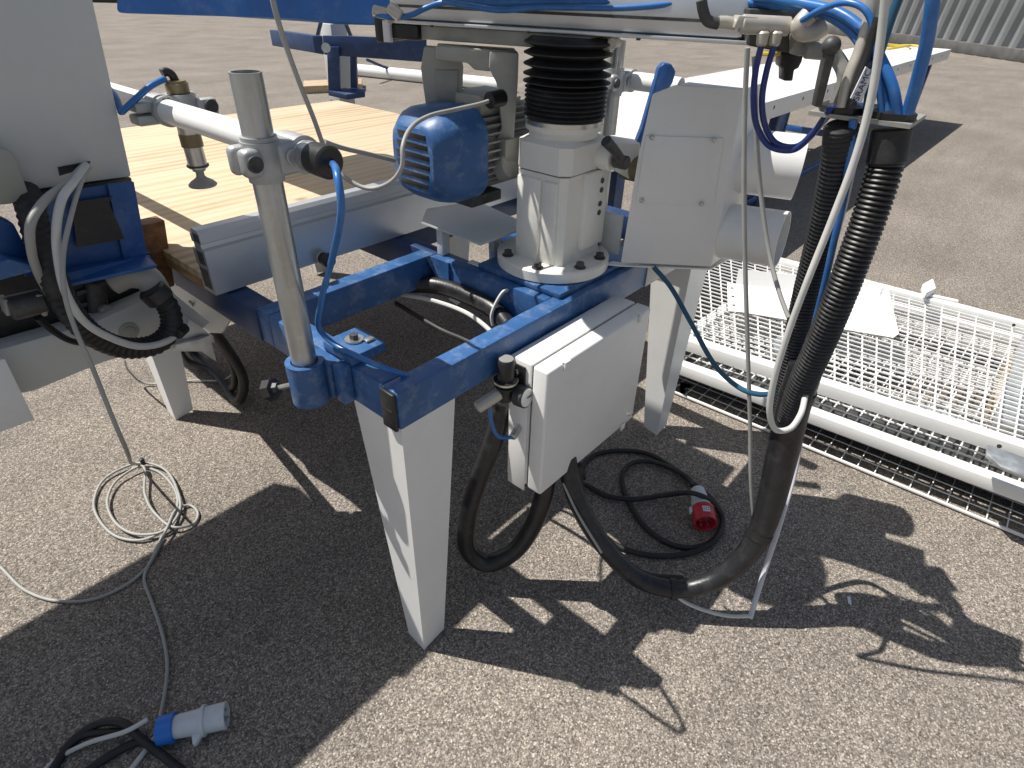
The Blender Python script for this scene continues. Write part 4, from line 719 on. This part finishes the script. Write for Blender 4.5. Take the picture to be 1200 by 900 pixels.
h2 = ribbed('ribbed_hose', [(0.5969, -0.4611, 1.1254), (0.5948, -0.4694, 1.0795), (0.5884, -0.4743, 1.0168), (0.5829, -0.4756, 0.9413), (0.5823, -0.4748, 0.8565), (0.5968, -0.4687, 0.7542), (0.6104, -0.4615, 0.6685), (0.6281, -0.4592, 0.5743)], 0.0225, 'right black ribbed hose hanging from the hose plate, in front of the sunlit asphalt', 0.0038, 0.0078)
MB().cyl((0.5971, -0.4598, 1.1322), (0.5947, -0.4693, 1.0832), 0.0275, 24, 0.003).build('hose_cuff', RUBBER, h2)
cable('sleeved_hose_bundle', [(0.6412, -0.4515, 0.6889), (0.6445, -0.4554, 0.5851), (0.6365, -0.4691, 0.4592), (0.6228, -0.4808, 0.3542), (0.6040, -0.4849, 0.2646), (0.5758, -0.4717, 0.1874), (0.5366, -0.4380, 0.1269), (0.4868, -0.3792, 0.0911), (0.4346, -0.3006, 0.1080), (0.3977, -0.2107, 0.1887), (0.3841, -0.1406, 0.2792), (0.3850, -0.1031, 0.3498), (0.3894, -0.0850, 0.4015)], lambda i: 0.033-0.0105*min(1, max(0, (i-25)/60)), SLEEVE, 'thick black sleeved bundle sweeping from the ribbed hoses over the asphalt to the electrical box', 'hose', seg=14, n=16)
hbun = bpy.data.objects['sleeved_hose_bundle']
for (px_, a, b_) in ((0, (0.6430, -0.4537, 0.6341), (0.6433, -0.4540, 0.6152)), (1, (0.6076, -0.4845, 0.2756), (0.6025, -0.4847, 0.2600)), (2, (0.4828, -0.3745, 0.0908), (0.4735, -0.3636, 0.0901))):
    MB().cyl(a, b_, 0.0345 if px_ == 0 else (0.030 if px_ == 1 else 0.0265), 20).build('cable_tie', BLACK, hbun)
cable('black_hose', [(0.2868, 0.0205, 0.5602), (0.2682, 0.0270, 0.4745), (0.2386, 0.0464, 0.3557), (0.2123, 0.0620, 0.2250), (0.2089, 0.0583, 0.1237), (0.2377, 0.0243, 0.0770), (0.2829, -0.0213, 0.1128), (0.3226, -0.0526, 0.2059), (0.3433, -0.0616, 0.2975), (0.3550, -0.0599, 0.3697)], 0.0225, SLEEVE, 'black hose hanging in a loop under the left end of the electrical box', 'hose', n=16)
cable('black_hose', [(0.4146, -0.0992, 0.3674), (0.4165, -0.1170, 0.2812), (0.4158, -0.1625, 0.1968), (0.4385, -0.2280, 0.1197), (0.4820, -0.3024, 0.0738), (0.5278, -0.3718, 0.0772)], 0.012, RUBBER, 'thinner black hose tied inside the bend of the sleeved bundle', 'hose', n=12)
cable('grey_stripe_wire', [(0.3629, -0.1002, 0.3473), (0.3580, -0.1485, 0.2908), (0.3542, -0.2290, 0.2176)], 0.003, GREYCABLE, 'thin grey wire running down the outside of the hose bundle below the electrical box', 'wire')
# long white cable in front of the hoses
cable('white_cable', [(0.4975, -0.4135, 1.3164), (0.5066, -0.4242, 1.2623), (0.5113, -0.4375, 1.1835), (0.5098, -0.4435, 1.1071), (0.5020, -0.4420, 1.0160), (0.4921, -0.4380, 0.9139), ((0.4897, -0.4352, 0.8122)), (0.4917, -0.4375, 0.7164), (0.4993, -0.4465, 0.6501), (0.5140, -0.4639, 0.6127), (0.5355, -0.4814, 0.6138), (0.5590, -0.4859, 0.6354), (0.6020, -0.4749, 0.6551), (0.6671, -0.4589, 0.6679), (0.7320, -0.4426, 0.6844)], 0.0056, WHITECABLE, 'long white cable crossing in front of the ribbed hoses and looping at their join', 'cable')
cable('milky_strip', [(0.6150, -0.4205, 1.0735), (0.6261, -0.4260, 0.9900), (0.6533, -0.4271, 0.8744), (0.7234, -0.4325, 0.7043), (0.7656, -0.4513, 0.5406), (0.7539, -0.4839, 0.3781), (0.7049, -0.5035, 0.2452), (0.6465, -0.5196, 0.1086), (0.5876, -0.5352, 0.0188)], 0.0080, PALEPLAST, 'milky plastic tube running down beside the hoses and ending on the sunlit asphalt', 'tube', flat=0.75)
cable('pale_wire', [(0.5805, -0.5345, 0.0328), (0.5486, -0.4969, 0.0305), (0.5110, -0.4448, 0.0441), (0.4840, -0.3975, 0.0645), (0.4694, -0.3648, 0.0954)], 0.0045, WHITECABLE, 'thin white wire curving along the asphalt from the tube end under the hose bundle', 'wire')
cable('grey_air_line', [(0.5549, -0.2338, 1.2213), (0.5646, -0.2452, 1.1442), (0.5706, -0.2678, 1.0395), (0.5856, -0.3009, 0.8906), (0.5962, -0.3443, 0.7225), (0.6119, -0.3938, 0.5262), (0.6187, -0.4327, 0.3724), (0.6243, -0.4625, 0.2796), (0.6267, -0.4808, 0.2454)], 0.0042, GREYCABLE, 'grey line hanging straight down from the beam end to the tied bundle', 'cable')
cable('grey_air_line', [(0.6030, -0.2287, 1.2066), (0.6227, -0.2518, 1.0987), (0.6377, -0.2850, 0.9855), (0.6358, -0.3292, 0.8841), (0.6191, -0.3713, 0.8251), (0.6053, -0.4015, 0.7929)], 0.0042, GREYCABLE, 'grey line hanging from the beam end and going behind the left ribbed hose', 'cable')
cable('blue_thin_line', [(0.7197, -0.0570, 0.7547), (0.7304, -0.1005, 0.7177), (0.7123, -0.1721, 0.6612), (0.6652, -0.2711, 0.6028), (0.6236, -0.3457, 0.5991), (0.5889, -0.3975, 0.6244), (0.5805, -0.4263, 0.6447)], 0.0056, TEALHOSE, 'dusky blue air line sagging from under the dust hood to the hoses', 'hose')
cable('blue_thin_line', [(0.6578, -0.4479, 0.6593), (0.6346, -0.4437, 0.7648), (0.6061, -0.4410, 0.8775), (0.5890, -0.4364, 0.9581), (0.5775, -0.4306, 1.0363), (0.5699, -0.4216, 1.0938), (0.5625, -0.4128, 1.1417)], 0.0058, BLUEHOSE, 'blue air line running down between the two ribbed hoses', 'hose')
# coil of black cable with red plug
K = [(640,530,0.05),(672,560,0.04),(684,572,0.02),(706,580,0.012),(740,585,0.012),(780,580,0.012),(812,578,0.018),(833,588,0.03),(845,605,0.012),(842,630,0.010),(818,645,0.010)]
cable('black_power_cable', [(0.5281, 0.0094, 0.3000), (0.6863, 0.0395, 0.0500), (0.7686, 0.0942, 0.0140), (0.8384, 0.0987, 0.0100), (0.9128, 0.0501, 0.0100), (0.9639, -0.0305, 0.0100), (0.9581, -0.1284, 0.0100), (0.9301, -0.2138, 0.0140), (0.9114, -0.2775, 0.0120), (0.8751, -0.3279, 0.0100), (0.8109, -0.3551, 0.0100), (0.7438, -0.3508, 0.0100), (0.6910, -0.3153, 0.0100), (0.6681, -0.2589, 0.0100), (0.6775, -0.1903, 0.0100), (0.7184, -0.1166, 0.0100), (0.7752, -0.0506, 0.0100), (0.8234, -0.0188, 0.0180), (0.8859, -0.0213, 0.0180), (0.9340, -0.0573, 0.0120), (0.9391, -0.1272, 0.0220), (0.9260, -0.1892, 0.0300), (0.8857, -0.2240, 0.0450)], 0.0078, RUBBER, 'black power cable coiled on the shaded asphalt, ending in the red plug', 'cable')
cable('black_power_cable', [(0.6019, 0.0212, 0.1000), (0.7013, 0.0266, 0.0120), (0.7047, -0.0283, 0.0100), (0.7382, -0.1031, 0.0180), (0.8203, -0.1719, 0.0220), (0.8259, -0.2478, 0.0760), (0.8526, -0.2984, 0.0560), (0.8515, -0.3387, 0.0220), (0.7687, -0.3618, 0.0220), (0.7002, -0.3411, 0.0120), (0.6380, -0.2966, 0.0100), (0.5915, -0.2413, 0.0100), (0.5667, -0.1747, 0.0100), (0.5608, -0.1179, 0.0200)], 0.0078, RUBBER, 'black cable crossing over the grey back of the red plug', 'cable')
rp = thing('red_plug', (0.8171, -0.2905, 0.0000), 'red five pin industrial plug with grey back lying on the asphalt under the machine', 'plug')
q0 = V((0.8815, -0.2440, 0.0400)); q1 = V((0.7808, -0.3192, 0.0360)); d = (q1-q0); d.z = -0.004; d = d.normalized(); L = 0.125
MB().lathe(q0-d*0.01, d, [(0, 0.015), (0.004, 0.020), (0.055, 0.027), (0.080, 0.031), (0.082, 0.030)], 28).build('plug_body', PLUGGREY, rp)
MB().lathe(q0+d*0.070, d, [(0, 0.031), (0.002, 0.0345), (0.012, 0.0345), (0.013, 0.0325), (0.054, 0.0325), (0.056, 0.030), (0.054, 0.027), (0.030, 0.0265), (0.029, 0.0)], 32).build('plug_shroud', PLUGRED, rp)
u = V((0, 0, 1)); u = (u-d*u.dot(d)).normalized(); w = d.cross(u)
for k in range(5):
    a = math.radians(90+72*k); qq = q0+d*0.098+(w*math.cos(a)+u*math.sin(a))*0.016
    MB().cyl(qq, qq+d*0.02, 0.003, 10).build('pin', STEEL, rp)
lb = MB().prism([q0+d*0.088+u*0.0329+w*0.010, q0+d*0.088+u*0.0329-w*0.010, q0+d*0.108+u*0.0329-w*0.010, q0+d*0.108+u*0.0329+w*0.010], u*0.0012).build('rating_label', LABELW, rp)
for k in range(2):
    for j in range(3):
        c_ = q0+d*(0.093+0.008*k)+u*0.0342+w*(0.006-0.006*j); MB().box((-0.0017, -0.0017, 0), (0.0017, 0.0017, 0.0004), 0, Matrix.Translation(c_)).build('label_mark', INK, lb)
MB().prism([q0+d*0.072+w*0.030, q0+d*0.095+w*0.034, q0+d*0.095+w*0.042, q0+d*0.074+w*0.040], u*0.012, 0.002).build('latch', PLUGGREY, rp)

# ================================================================== MESH GUARD PANELS
def guard(name, c0, c1, c2, c3, z, t, label, cell=(0.040, 0.040), group='white wire guard panels', wire=0.0024, railm=WHITE):
    """c0,c1 near rail ends, c2,c3 far rail ends (far end opposite c1, c0)"""
    root = thing(name, (c0[0], c0[1], z), label, 'guard panel', group)
    A0, A1, B1, B0 = [V((c[0], c[1], z)) for c in (c0, c1, c2, c3)]
    up = V((0, 0, 1))
    def rail(p, q, w=t):
        dd = (q-p).normalized(); n_ = up.cross(dd)
        MB().prism([p-n_*w/2-up*w/2, p+n_*w/2-up*w/2, p+n_*w/2+up*w/2, p-n_*w/2+up*w/2], q-p, 0.002).build('rail', railm, root)
    rail(A0, A1); rail(B0, B1)
    d0 = (A0-B0).normalized()*t*0.5; rail(A0-d0, B0+d0); rail(A1-d0, B1+d0)
    wb = MB(); La = (A1-A0).length; Lb = (B0-A0).length
    def bar(p, q, r):
        dd = (q-p).normalized(); n_ = up.cross(dd)*r; uu = up*r; o = len(wb.v)
        wb.v += [tuple(p-n_-uu), tuple(p+n_-uu), tuple(p+n_+uu), tuple(p-n_+uu), tuple(q-n_-uu), tuple(q+n_-uu), tuple(q+n_+uu), tuple(q-n_+uu)]
        wb.f += [(o, o+1, o+5, o+4), (o+1, o+2, o+6, o+5), (o+2, o+3, o+7, o+6), (o+3, o, o+4, o+7)]
    na = int(La/cell[1]); nb = int(Lb/cell[0])
    for i in range(1, na): bar(A0.lerp(A1, i/na), B0.lerp(B1, i/na), wire)
    for j in range(1, nb): bar(A0.lerp(B0, j/nb)+up*wire*1.9, A1.lerp(B1, j/nb)+up*wire*1.9, wire*0.9)
    me = wb.build('wire_mesh', railm, root, stuff=True, ang=80)
    return root
def lerp2(a, b, t): return (a[0]+(b[0]-a[0])*t, a[1]+(b[1]-a[1])*t)
z2 = 0.215
n0, n1 = (1.3760, 0.0830, 0.2150), (1.4887, -0.9221, 0.2150); f0, f1 = (2.3712, 0.1756, 0.2150), (2.4133, -0.8345, 0.2150)
N0 = lerp2(n0, n1, -0.06); N1 = lerp2(n0, n1, 1.45); F0 = lerp2(f0, f1, -0.55); F1 = lerp2(f0, f1, 1.75)
gp1 = guard('guard_panel', N0, N1, F1, F0, z2, 0.044, 'topmost white wire guard panel of the stack, carrying the bent sheet channel')
m0, m1 = (1.3497, 0.0734, 0.1350), (1.4082, -0.7954, 0.1350)
M0 = lerp2(m0, m1, -0.12); M1 = lerp2(m0, m1, 2.1)
gp2 = guard('guard_panel', M0, M1, (M1[0]+1.10, M1[1]-0.04), (M0[0]+1.10, M0[1]-0.04), 0.125, 0.042, 'middle white guard panel, sticking out towards the machine below the topmost one')
k0, k1 = (1.3658, -0.3774, 0.0200), (1.3881, -1.0136, 0.0200)
K0 = lerp2(k0, k1, -0.9); K1 = lerp2(k0, k1, 1.9)
gp3 = guard('guard_panel', K0, K1, (K1[0]+1.0, K1[1]), (K0[0]+1.0, K0[1]), 0.010, 0.009, 'lowest white wire panel lying on the asphalt in the shade of the stack', cell=(0.05, 0.05), wire=0.0016)
for i, t_ in enumerate((0.18, 0.55, 0.9)):
    c = lerp2(M0, M1, t_)
    bt = MB().box((c[0]+0.45, c[1]-0.05, 0.02), (c[0]+1.0, c[1]+0.05, 0.10), 0.003).build('batten', PLANKW); tag(bt, ('pale timber batten under the far left end of the stacked guard panels', 'pale timber batten under the middle of the stacked guard panels', 'pale timber batten under the right hand end of the stacked guard panels')[i], 'timber', 'timber battens')
    b2 = MB().box((c[0]+0.25, c[1]-0.04, 0.148), (c[0]+1.0, c[1]+0.04, 0.190), 0.003).build('spacer', GALV); tag(b2, ('thin metal spacer bar between the guard panels at the far left', 'thin metal spacer bar between the guard panels halfway along', 'thin metal spacer bar between the guard panels at the right')[i], 'bar', 'spacer bars')
dbd = MB().prism([(M0[0]+0.05, M0[1], 0.055), (M1[0]+0.05, M1[1], 0.055), (M1[0]+0.42, M1[1], 0.055), (M0[0]+0.42, M0[1], 0.055)], (0, 0, 0.012), 0.002).build('shade_board', DARKGREY); tag(dbd, 'dark board added beneath the middle guard panel to shade the lowest panel', 'board')  # added to darken the gap and keep sun off the lowest panel
# hinge tab and latch parts on the panels
MB().prism([(1.3273, 0.0600, 0.0759), (1.4557, 0.0600, -0.0038), (1.4820, 0.0600, -0.0669), (1.3514, 0.0600, 0.0129)], (0.004, 0.0, 0), 0).build('fixing_tab', WHITE, gp2)
MB().cyl((1.3877, 0.0580, 0.0153), (1.3824, 0.0560, 0.0189), 0.005, 10).build('tab_hole', BLACK, gp2)
lt = MB().prism([(2.4451, -0.4525, 0.2400), (2.5481, -0.4719, 0.2400), (2.4383, -0.5056, 0.2400), (2.3502, -0.4843, 0.2400)], (0, 0, 0.03), 0.004); lt.box((-0.03, -0.01, 0), (0.10, 0.01, 0.008), 0.002, Matrix.Translation(V((2.4141, -0.4981, 0.2380))) @ Matrix.Rotation(math.radians(-80), 4, 'Z')); lt.build('hinge', WHITE, gp1)
MB().prism([(1.3767, -0.8310, 0.2450), (1.3807, -0.9197, 0.2450), (1.3367, -0.9519, 0.2450), (1.2880, -0.9468, 0.2450), (1.2898, -0.8716, 0.2450), (1.3226, -0.8361, 0.2450)], (0, 0, 0.012), 0.003).build('lock_plate', GALV, gp1)
MB().cyl((1.4190, -0.8607, 0.2390), (1.4163, -0.8604, 0.2405), 0.006, 12).build('rail_hole', BLACK, gp1)
MB().cyl((2.3465, -0.7980, 0.2390), (2.3425, -0.7978, 0.2405), 0.006, 12).build('rail_hole', BLACK, gp1)
# bent channel lying on the mesh
ch = thing('sheet_channel', (1.9515, -0.1286, 0.2250), 'white bent sheet channel with holed flanges lying upturned on the guard panel', 'sheet metal')
zz = 0.226
MB().prism([(1.7281, 0.0362, 0.2260), (1.9285, -0.4704, 0.2260), (2.2619, -0.3403, 0.2260), (1.9713, 0.1651, 0.2260)], (0, 0, 0.002)).build('floor_sheet', WHITE, ch)
a0, a1 = V((1.9668, 0.1635, 0.2280)), V((2.2568, -0.3409, 0.2280))
MB().prism([a0, a1, a1+V((0.02, 0.01, 0.06)), a0+V((0.02, 0.01, 0.06))], (0.002, 0.001, 0)).build('back_flange', WHITE, ch)
a0, a1 = V((2.2568, -0.3409, 0.2280)), V((1.9240, -0.4707, 0.2280))
MB().prism([a0, a1, a1+V((0.0, -0.012, 0.022)), a0+V((0.02, -0.005, 0.06))], (0.001, -0.002, 0)).build('end_flange', WHITE, ch)
a0, a1 = V((1.9573, 0.1985, 0.2280)), V((1.6951, 0.0756, 0.2280)); a2 = V((1.7240, 0.0349, 0.2280)); a3 = V((1.9668, 0.1635, 0.2280))
MB().prism([a0, a1, a2, a3], (0, 0, 0.002)).build('hole_flange', WHITE, ch)
for t_ in (0.2, 0.5, 0.8):
    p = (a0.lerp(a1, t_)+a3.lerp(a2, t_))/2+V((0, 0, 0.0022)); MB().cyl(p, p+V((0, 0, 0.0012)), 0.006, 12).build('flange_hole', DARKGREY, ch)

# ================================================================== PLANK TABLE
ct = thing('roller_table', (5.0, 1.05, 0), 'long white planked work table on navy legs behind the saw', 'table')
x = 1.58; k = 0
pm = None
while x < 8.58:
    wd = 0.128
    if pm is None: pm = MB().box((0, 0, 0), (wd-0.011, 0.77, 0.022), 0.003).mesh('plank', WHITE)
    o = bpy.data.objects.new('plank', pm); COL.objects.link(o); o.parent = ct; o.location = V((x, 0.672, 0.743+random.uniform(-.0008, .0008)))-world_loc(ct); x += wd; k += 1
MB().box((1.58, 0.660, 0.665), (8.60, 0.6715, 0.7665), 0.002).build('side_rail', WHITE, ct)
MB().box((1.58, 1.4425, 0.665), (8.60, 1.454, 0.7665), 0.002).build('side_rail', WHITE, ct)
MB().box((8.5805, 0.672, 0.665), (8.60, 1.442, 0.7660), 0.002).build('end_rail', WHITE, ct)
MB().box((1.585, 0.7405, 0.7355), (8.57, 1.3695, 0.7415), 0.001).build('sun_block_sheet', BLUE_DARK, ct)  # added under the planks to stop sun streaks through the gaps
MB().box((1.585, 0.68, 0.69), (8.57, 0.74, 0.742), 0.002).build('bearer', BLUE_DARK, ct)
MB().box((1.585, 1.37, 0.69), (8.57, 1.43, 0.742), 0.002).build('bearer', BLUE_DARK, ct)
for lx in (1.75, 3.55, 5.85, 7.9):
    for ly in (0.69, 1.38):
        MB().box((lx, ly, 0.012), (lx+0.07, ly+0.05, 0.6895), 0.003).build('table_leg', BLUE_DARK, ct); MB().box((lx-0.03, ly-0.02, 0.0), (lx+0.10, ly+0.07, 0.0118), 0.001).build('foot_plate', BLUE_CLEAN, ct)
    MB().box((lx+0.01, 0.7405, 0.16), (lx+0.06, 1.3795, 0.21), 0.003).build('cross_brace', BLUE_CLEAN, ct)
MB().box((1.83, 0.695, 0.13), (7.89, 0.725, 0.17), 0.002).build('leg_stretcher', BLUE_CLEAN, ct)
for i in range(14):
    hx = 1.9+i*0.48; MB().cyl((hx, 0.6598, 0.725), (hx, 0.6585, 0.725), 0.011, 10).build('rail_hole', DARKGREY, ct)
yl = MB().tube(catmull([(8.25, 0.85, 0.775), (8.35, 1.0, 0.79), (8.3, 1.2, 0.775), (8.0, 1.3, 0.79), (7.8, 1.15, 0.775), (8.05, 1.0, 0.80), (8.4, 1.1, 0.775), (8.1, 1.4, 0.80)], 8), 0.012, 8).build('lashing_strap', YELLOW); tag(yl, 'tangled yellow strap lying on the far end of the planked table', 'strap')

# ================================================================== BACKGROUND
fw = thing('sheet_pile_wall', (19.5, 1.4, 0), 'tall wall of rounded galvanised steel ribs at the far right edge of the yard', 'wall')
b0 = V((20.3697, 2.2374, 0.0000)); b1 = V((18.7958, 0.6258, 0.0000)); dv = (b1-b0); dv.z = 0; dv.normalize(); nv = V((0, 0, 1)).cross(dv)
if nv.dot(V((-0.5, -0.65, 0))-b0) < 0: nv = -nv
pitch = 0.46
rib = MB(); prf = [(0, 0.0), (0.04, 0.0), (0.06, 0.10), (0.11, 0.19), (0.19, 0.24), (0.27, 0.24), (0.35, 0.19), (0.40, 0.10), (0.42, 0.0), (0.457, 0.0)]
lean = 0.14
vsl = []; fs = []
for zz_ in (0.0, 3.2):
    for (t, h) in prf: vsl.append(dv*t+nv*h+V((0, 0, zz_))+dv*lean*zz_)
for (t, h) in prf[::-1]: vsl.append(dv*t+nv*(h-0.012)+V((0, 0, 3.2))+dv*lean*3.2)
n9 = len(prf)
for i in range(n9-1): fs.append((i, i+1, n9+i+1, n9+i))
rib.add(vsl[:2*n9], fs)
rm = rib.mesh('wall_rib', SHEET, ang=20)
for i in range(-8, 14):
    o = bpy.data.objects.new('wall_rib', rm); COL.objects.link(o); o.parent = fw; o.location = b0+dv*(i*pitch)-world_loc(fw)-nv*0.25+V((0, 0, 0.0))
bk = MB().prism([b0-dv*5-nv*0.45, b0+dv*7-nv*0.45, b0+dv*7-nv*0.42, b0-dv*5-nv*0.42], (0, 0, 3.0)).build('backing_wall', STONE, fw)
kr = MB().prism([b0-dv*9, b0+dv*8, b0+dv*8-nv*0.25, b0-dv*9-nv*0.25], (0, 0, 0.26), 0.03).build('wall_kerb', STONE); tag(kr, 'low grey concrete kerb along the foot of the ribbed steel wall', 'kerb')

# navy trestle at the upper left
nf = thing('navy_trestle', (4.4633, 6.5933, 0.0000), 'navy steel trestle frame with a U shaped foot on the asphalt behind the plywood', 'trestle')
q = V((4.3582, 6.5929, 0.0000))
DN = 0.0
MB().prism([(3.4123, 5.4261, 0.7824), (3.4795, 5.3468, 0.7850), (3.4740, 5.3533, 0.6182), (3.4131, 5.4252, 0.6312)], (0.05, 0.9, 0), 0.004).build('beam_end', BLUE_DARK, nf)
MB().prism([(3.4795, 5.3468, 0.7850), (3.6027, 5.2016, 0.7897), (4.0927, 4.4692, 0.7888), (4.0852, 4.4781, 0.5857), (3.5302, 5.2871, 0.6127), (3.4740, 5.3533, 0.6182)], (0.04, 0.05, 0), 0.004).build('trestle_beam', BLUE_DARK, nf)
MB().prism([(3.4690, 5.2819, 0.6923), (3.5476, 5.1893, 0.6954), (3.5125, 5.2306, 0.2465), (3.4365, 5.3202, 0.2434)], (0.06, 0.06, 0), 0.004).build('trestle_leg', BLUE_DARK, nf)
MB().prism([(3.7043, 5.2364, 0.6151), (3.7447, 5.1888, 0.6167), (3.7253, 5.2117, 0.2285), (3.6775, 5.2679, 0.2266)], (0.06, 0.06, 0), 0.004).build('trestle_leg', BLUE_DARK, nf)
MB().prism([(3.4365, 5.3202, 0.2434), (3.5026, 5.0878, 0.2234), (3.6865, 5.0255, 0.2372), (3.7504, 5.1047, 0.2632), (3.6145, 5.2650, 0.2577)], (0, 0, 0.05), 0.004).build('trestle_foot', BLUE_DARK, nf)
MB().cyl((3.4339, 5.2460, 0.6890), (3.4224, 5.2287, 0.6908), 0.045, 16).build('bolt', STEEL, nf)
tb2 = MB().prism([(4.1828, 7.0022, 0.0000), (4.8857, 6.7029, 0.0000), (5.2120, 7.1351, 0.0000), (4.4603, 7.4340, 0.0000)], (0, 0, 0.09), 0.004).build('timber_plank', PLANKW); tag(tb2, 'pale timber plank on the asphalt beneath the navy trestle', 'plank')
wt = MB().cyl((5.7538, 7.9880, 0.0800), (6.3928, 5.3321, 0.0800), 0.085, 20, 0.01).build('white_drain_pipe', WHITE); tag(wt, 'white plastic pipe lying on the asphalt beyond the navy trestle', 'pipe')
cable('yard_cable', [(5.4252, 7.2608, 0.3000), (5.8873, 7.3749, 0.1500), (6.4303, 7.2293, 0.0200)], 0.02, BLUE_DARK, 'dark cable sagging from the navy trestle to the asphalt by the white pipe', 'cable')
bt = thing('blue_machine_table', (8.4867, 12.9016, 0.0000), 'bright blue steel table side on thin legs at the top left', 'table')
MB().prism([(2.3196, 5.6323, 0.9666), (2.9612, 5.1850, 0.9566), (3.6458, 4.6869, 0.9191), (3.8358, 4.5402, 0.9011), (3.8556, 4.5169, 1.2759), (2.3796, 5.5615, 1.2950), (2.3094, 5.6443, 0.9921)], (-0.4, 0.5, 0), 0.01).build('table_side', TARPBLUE, bt)
for (a, b_) in (((3.5378, 5.4327, 0.8972), (3.6166, 5.6490, 0.7612)), ((3.7000, 5.2415, 0.8960), (3.8444, 5.3804, 0.7700))): MB().cyl(a, b_, 0.02, 8).build('stay_bar', BLUE_DARK, bt)
for (x_, y_) in ((250, 70), (470, 75)):
    pass
lg = V((3.7913, 5.5977, 0.8753)); MB().box((lg.x-0.10, lg.y-0.10, 0), (lg.x+0.10, lg.y+0.10, lg.z), 0.01).build('table_leg', OFFWHITE, bt)
lg = V((3.2706, 6.2116, 0.9093)); 
# far yard clutter
c1_ = V((10.6037, 28.1059, 0.0000)); bx_ = MB().box((-0.35, -0.35, 0), (0.35, 0.35, 1.2), 0.02, Matrix.Translation(c1_) @ Matrix.Rotation(math.radians(40), 4, 'Z')).build('white_crate', WHITE); tag(bx_, 'white crate standing at the far edge of the yard, left of the brown boards', 'crate')
c2_ = V((10.7697, 26.0951, 0.0000)); bx_ = MB().box((-0.9, -0.2, 0), (0.5, 0.3, 1.2), 0.02, Matrix.Translation(c2_) @ Matrix.Rotation(math.radians(-40), 4, 'Z')).build('board_stack', BROWNBOARD); tag(bx_, 'stack of brown boards standing at the far edge of the yard beside the blue table', 'boards')
c3_ = V((11.6487, 34.2432, 0.0000)); bx_ = MB().box((-2.4, -0.2, 0), (1.1, 0.4, 0.8), 0.02, Matrix.Translation(c3_) @ Matrix.Rotation(math.radians(-40), 4, 'Z')).build('dark_skip', DARKGREY); tag(bx_, 'dark low skip at the far edge of the yard behind the grey cabinet', 'skip')
# loose bits on the ground
lf = MB().box((-0.012, -0.004, 0.001), (0.012, 0.004, 0.0035), 0.001, Matrix.Translation(V((0.8245, -0.7042, 0.0000))) @ Matrix.Rotation(0.4, 4, 'Z')).build('paper_scrap', LABELW); tag(lf, 'tiny white scrap lying on the asphalt within the hose shadow', 'scrap')
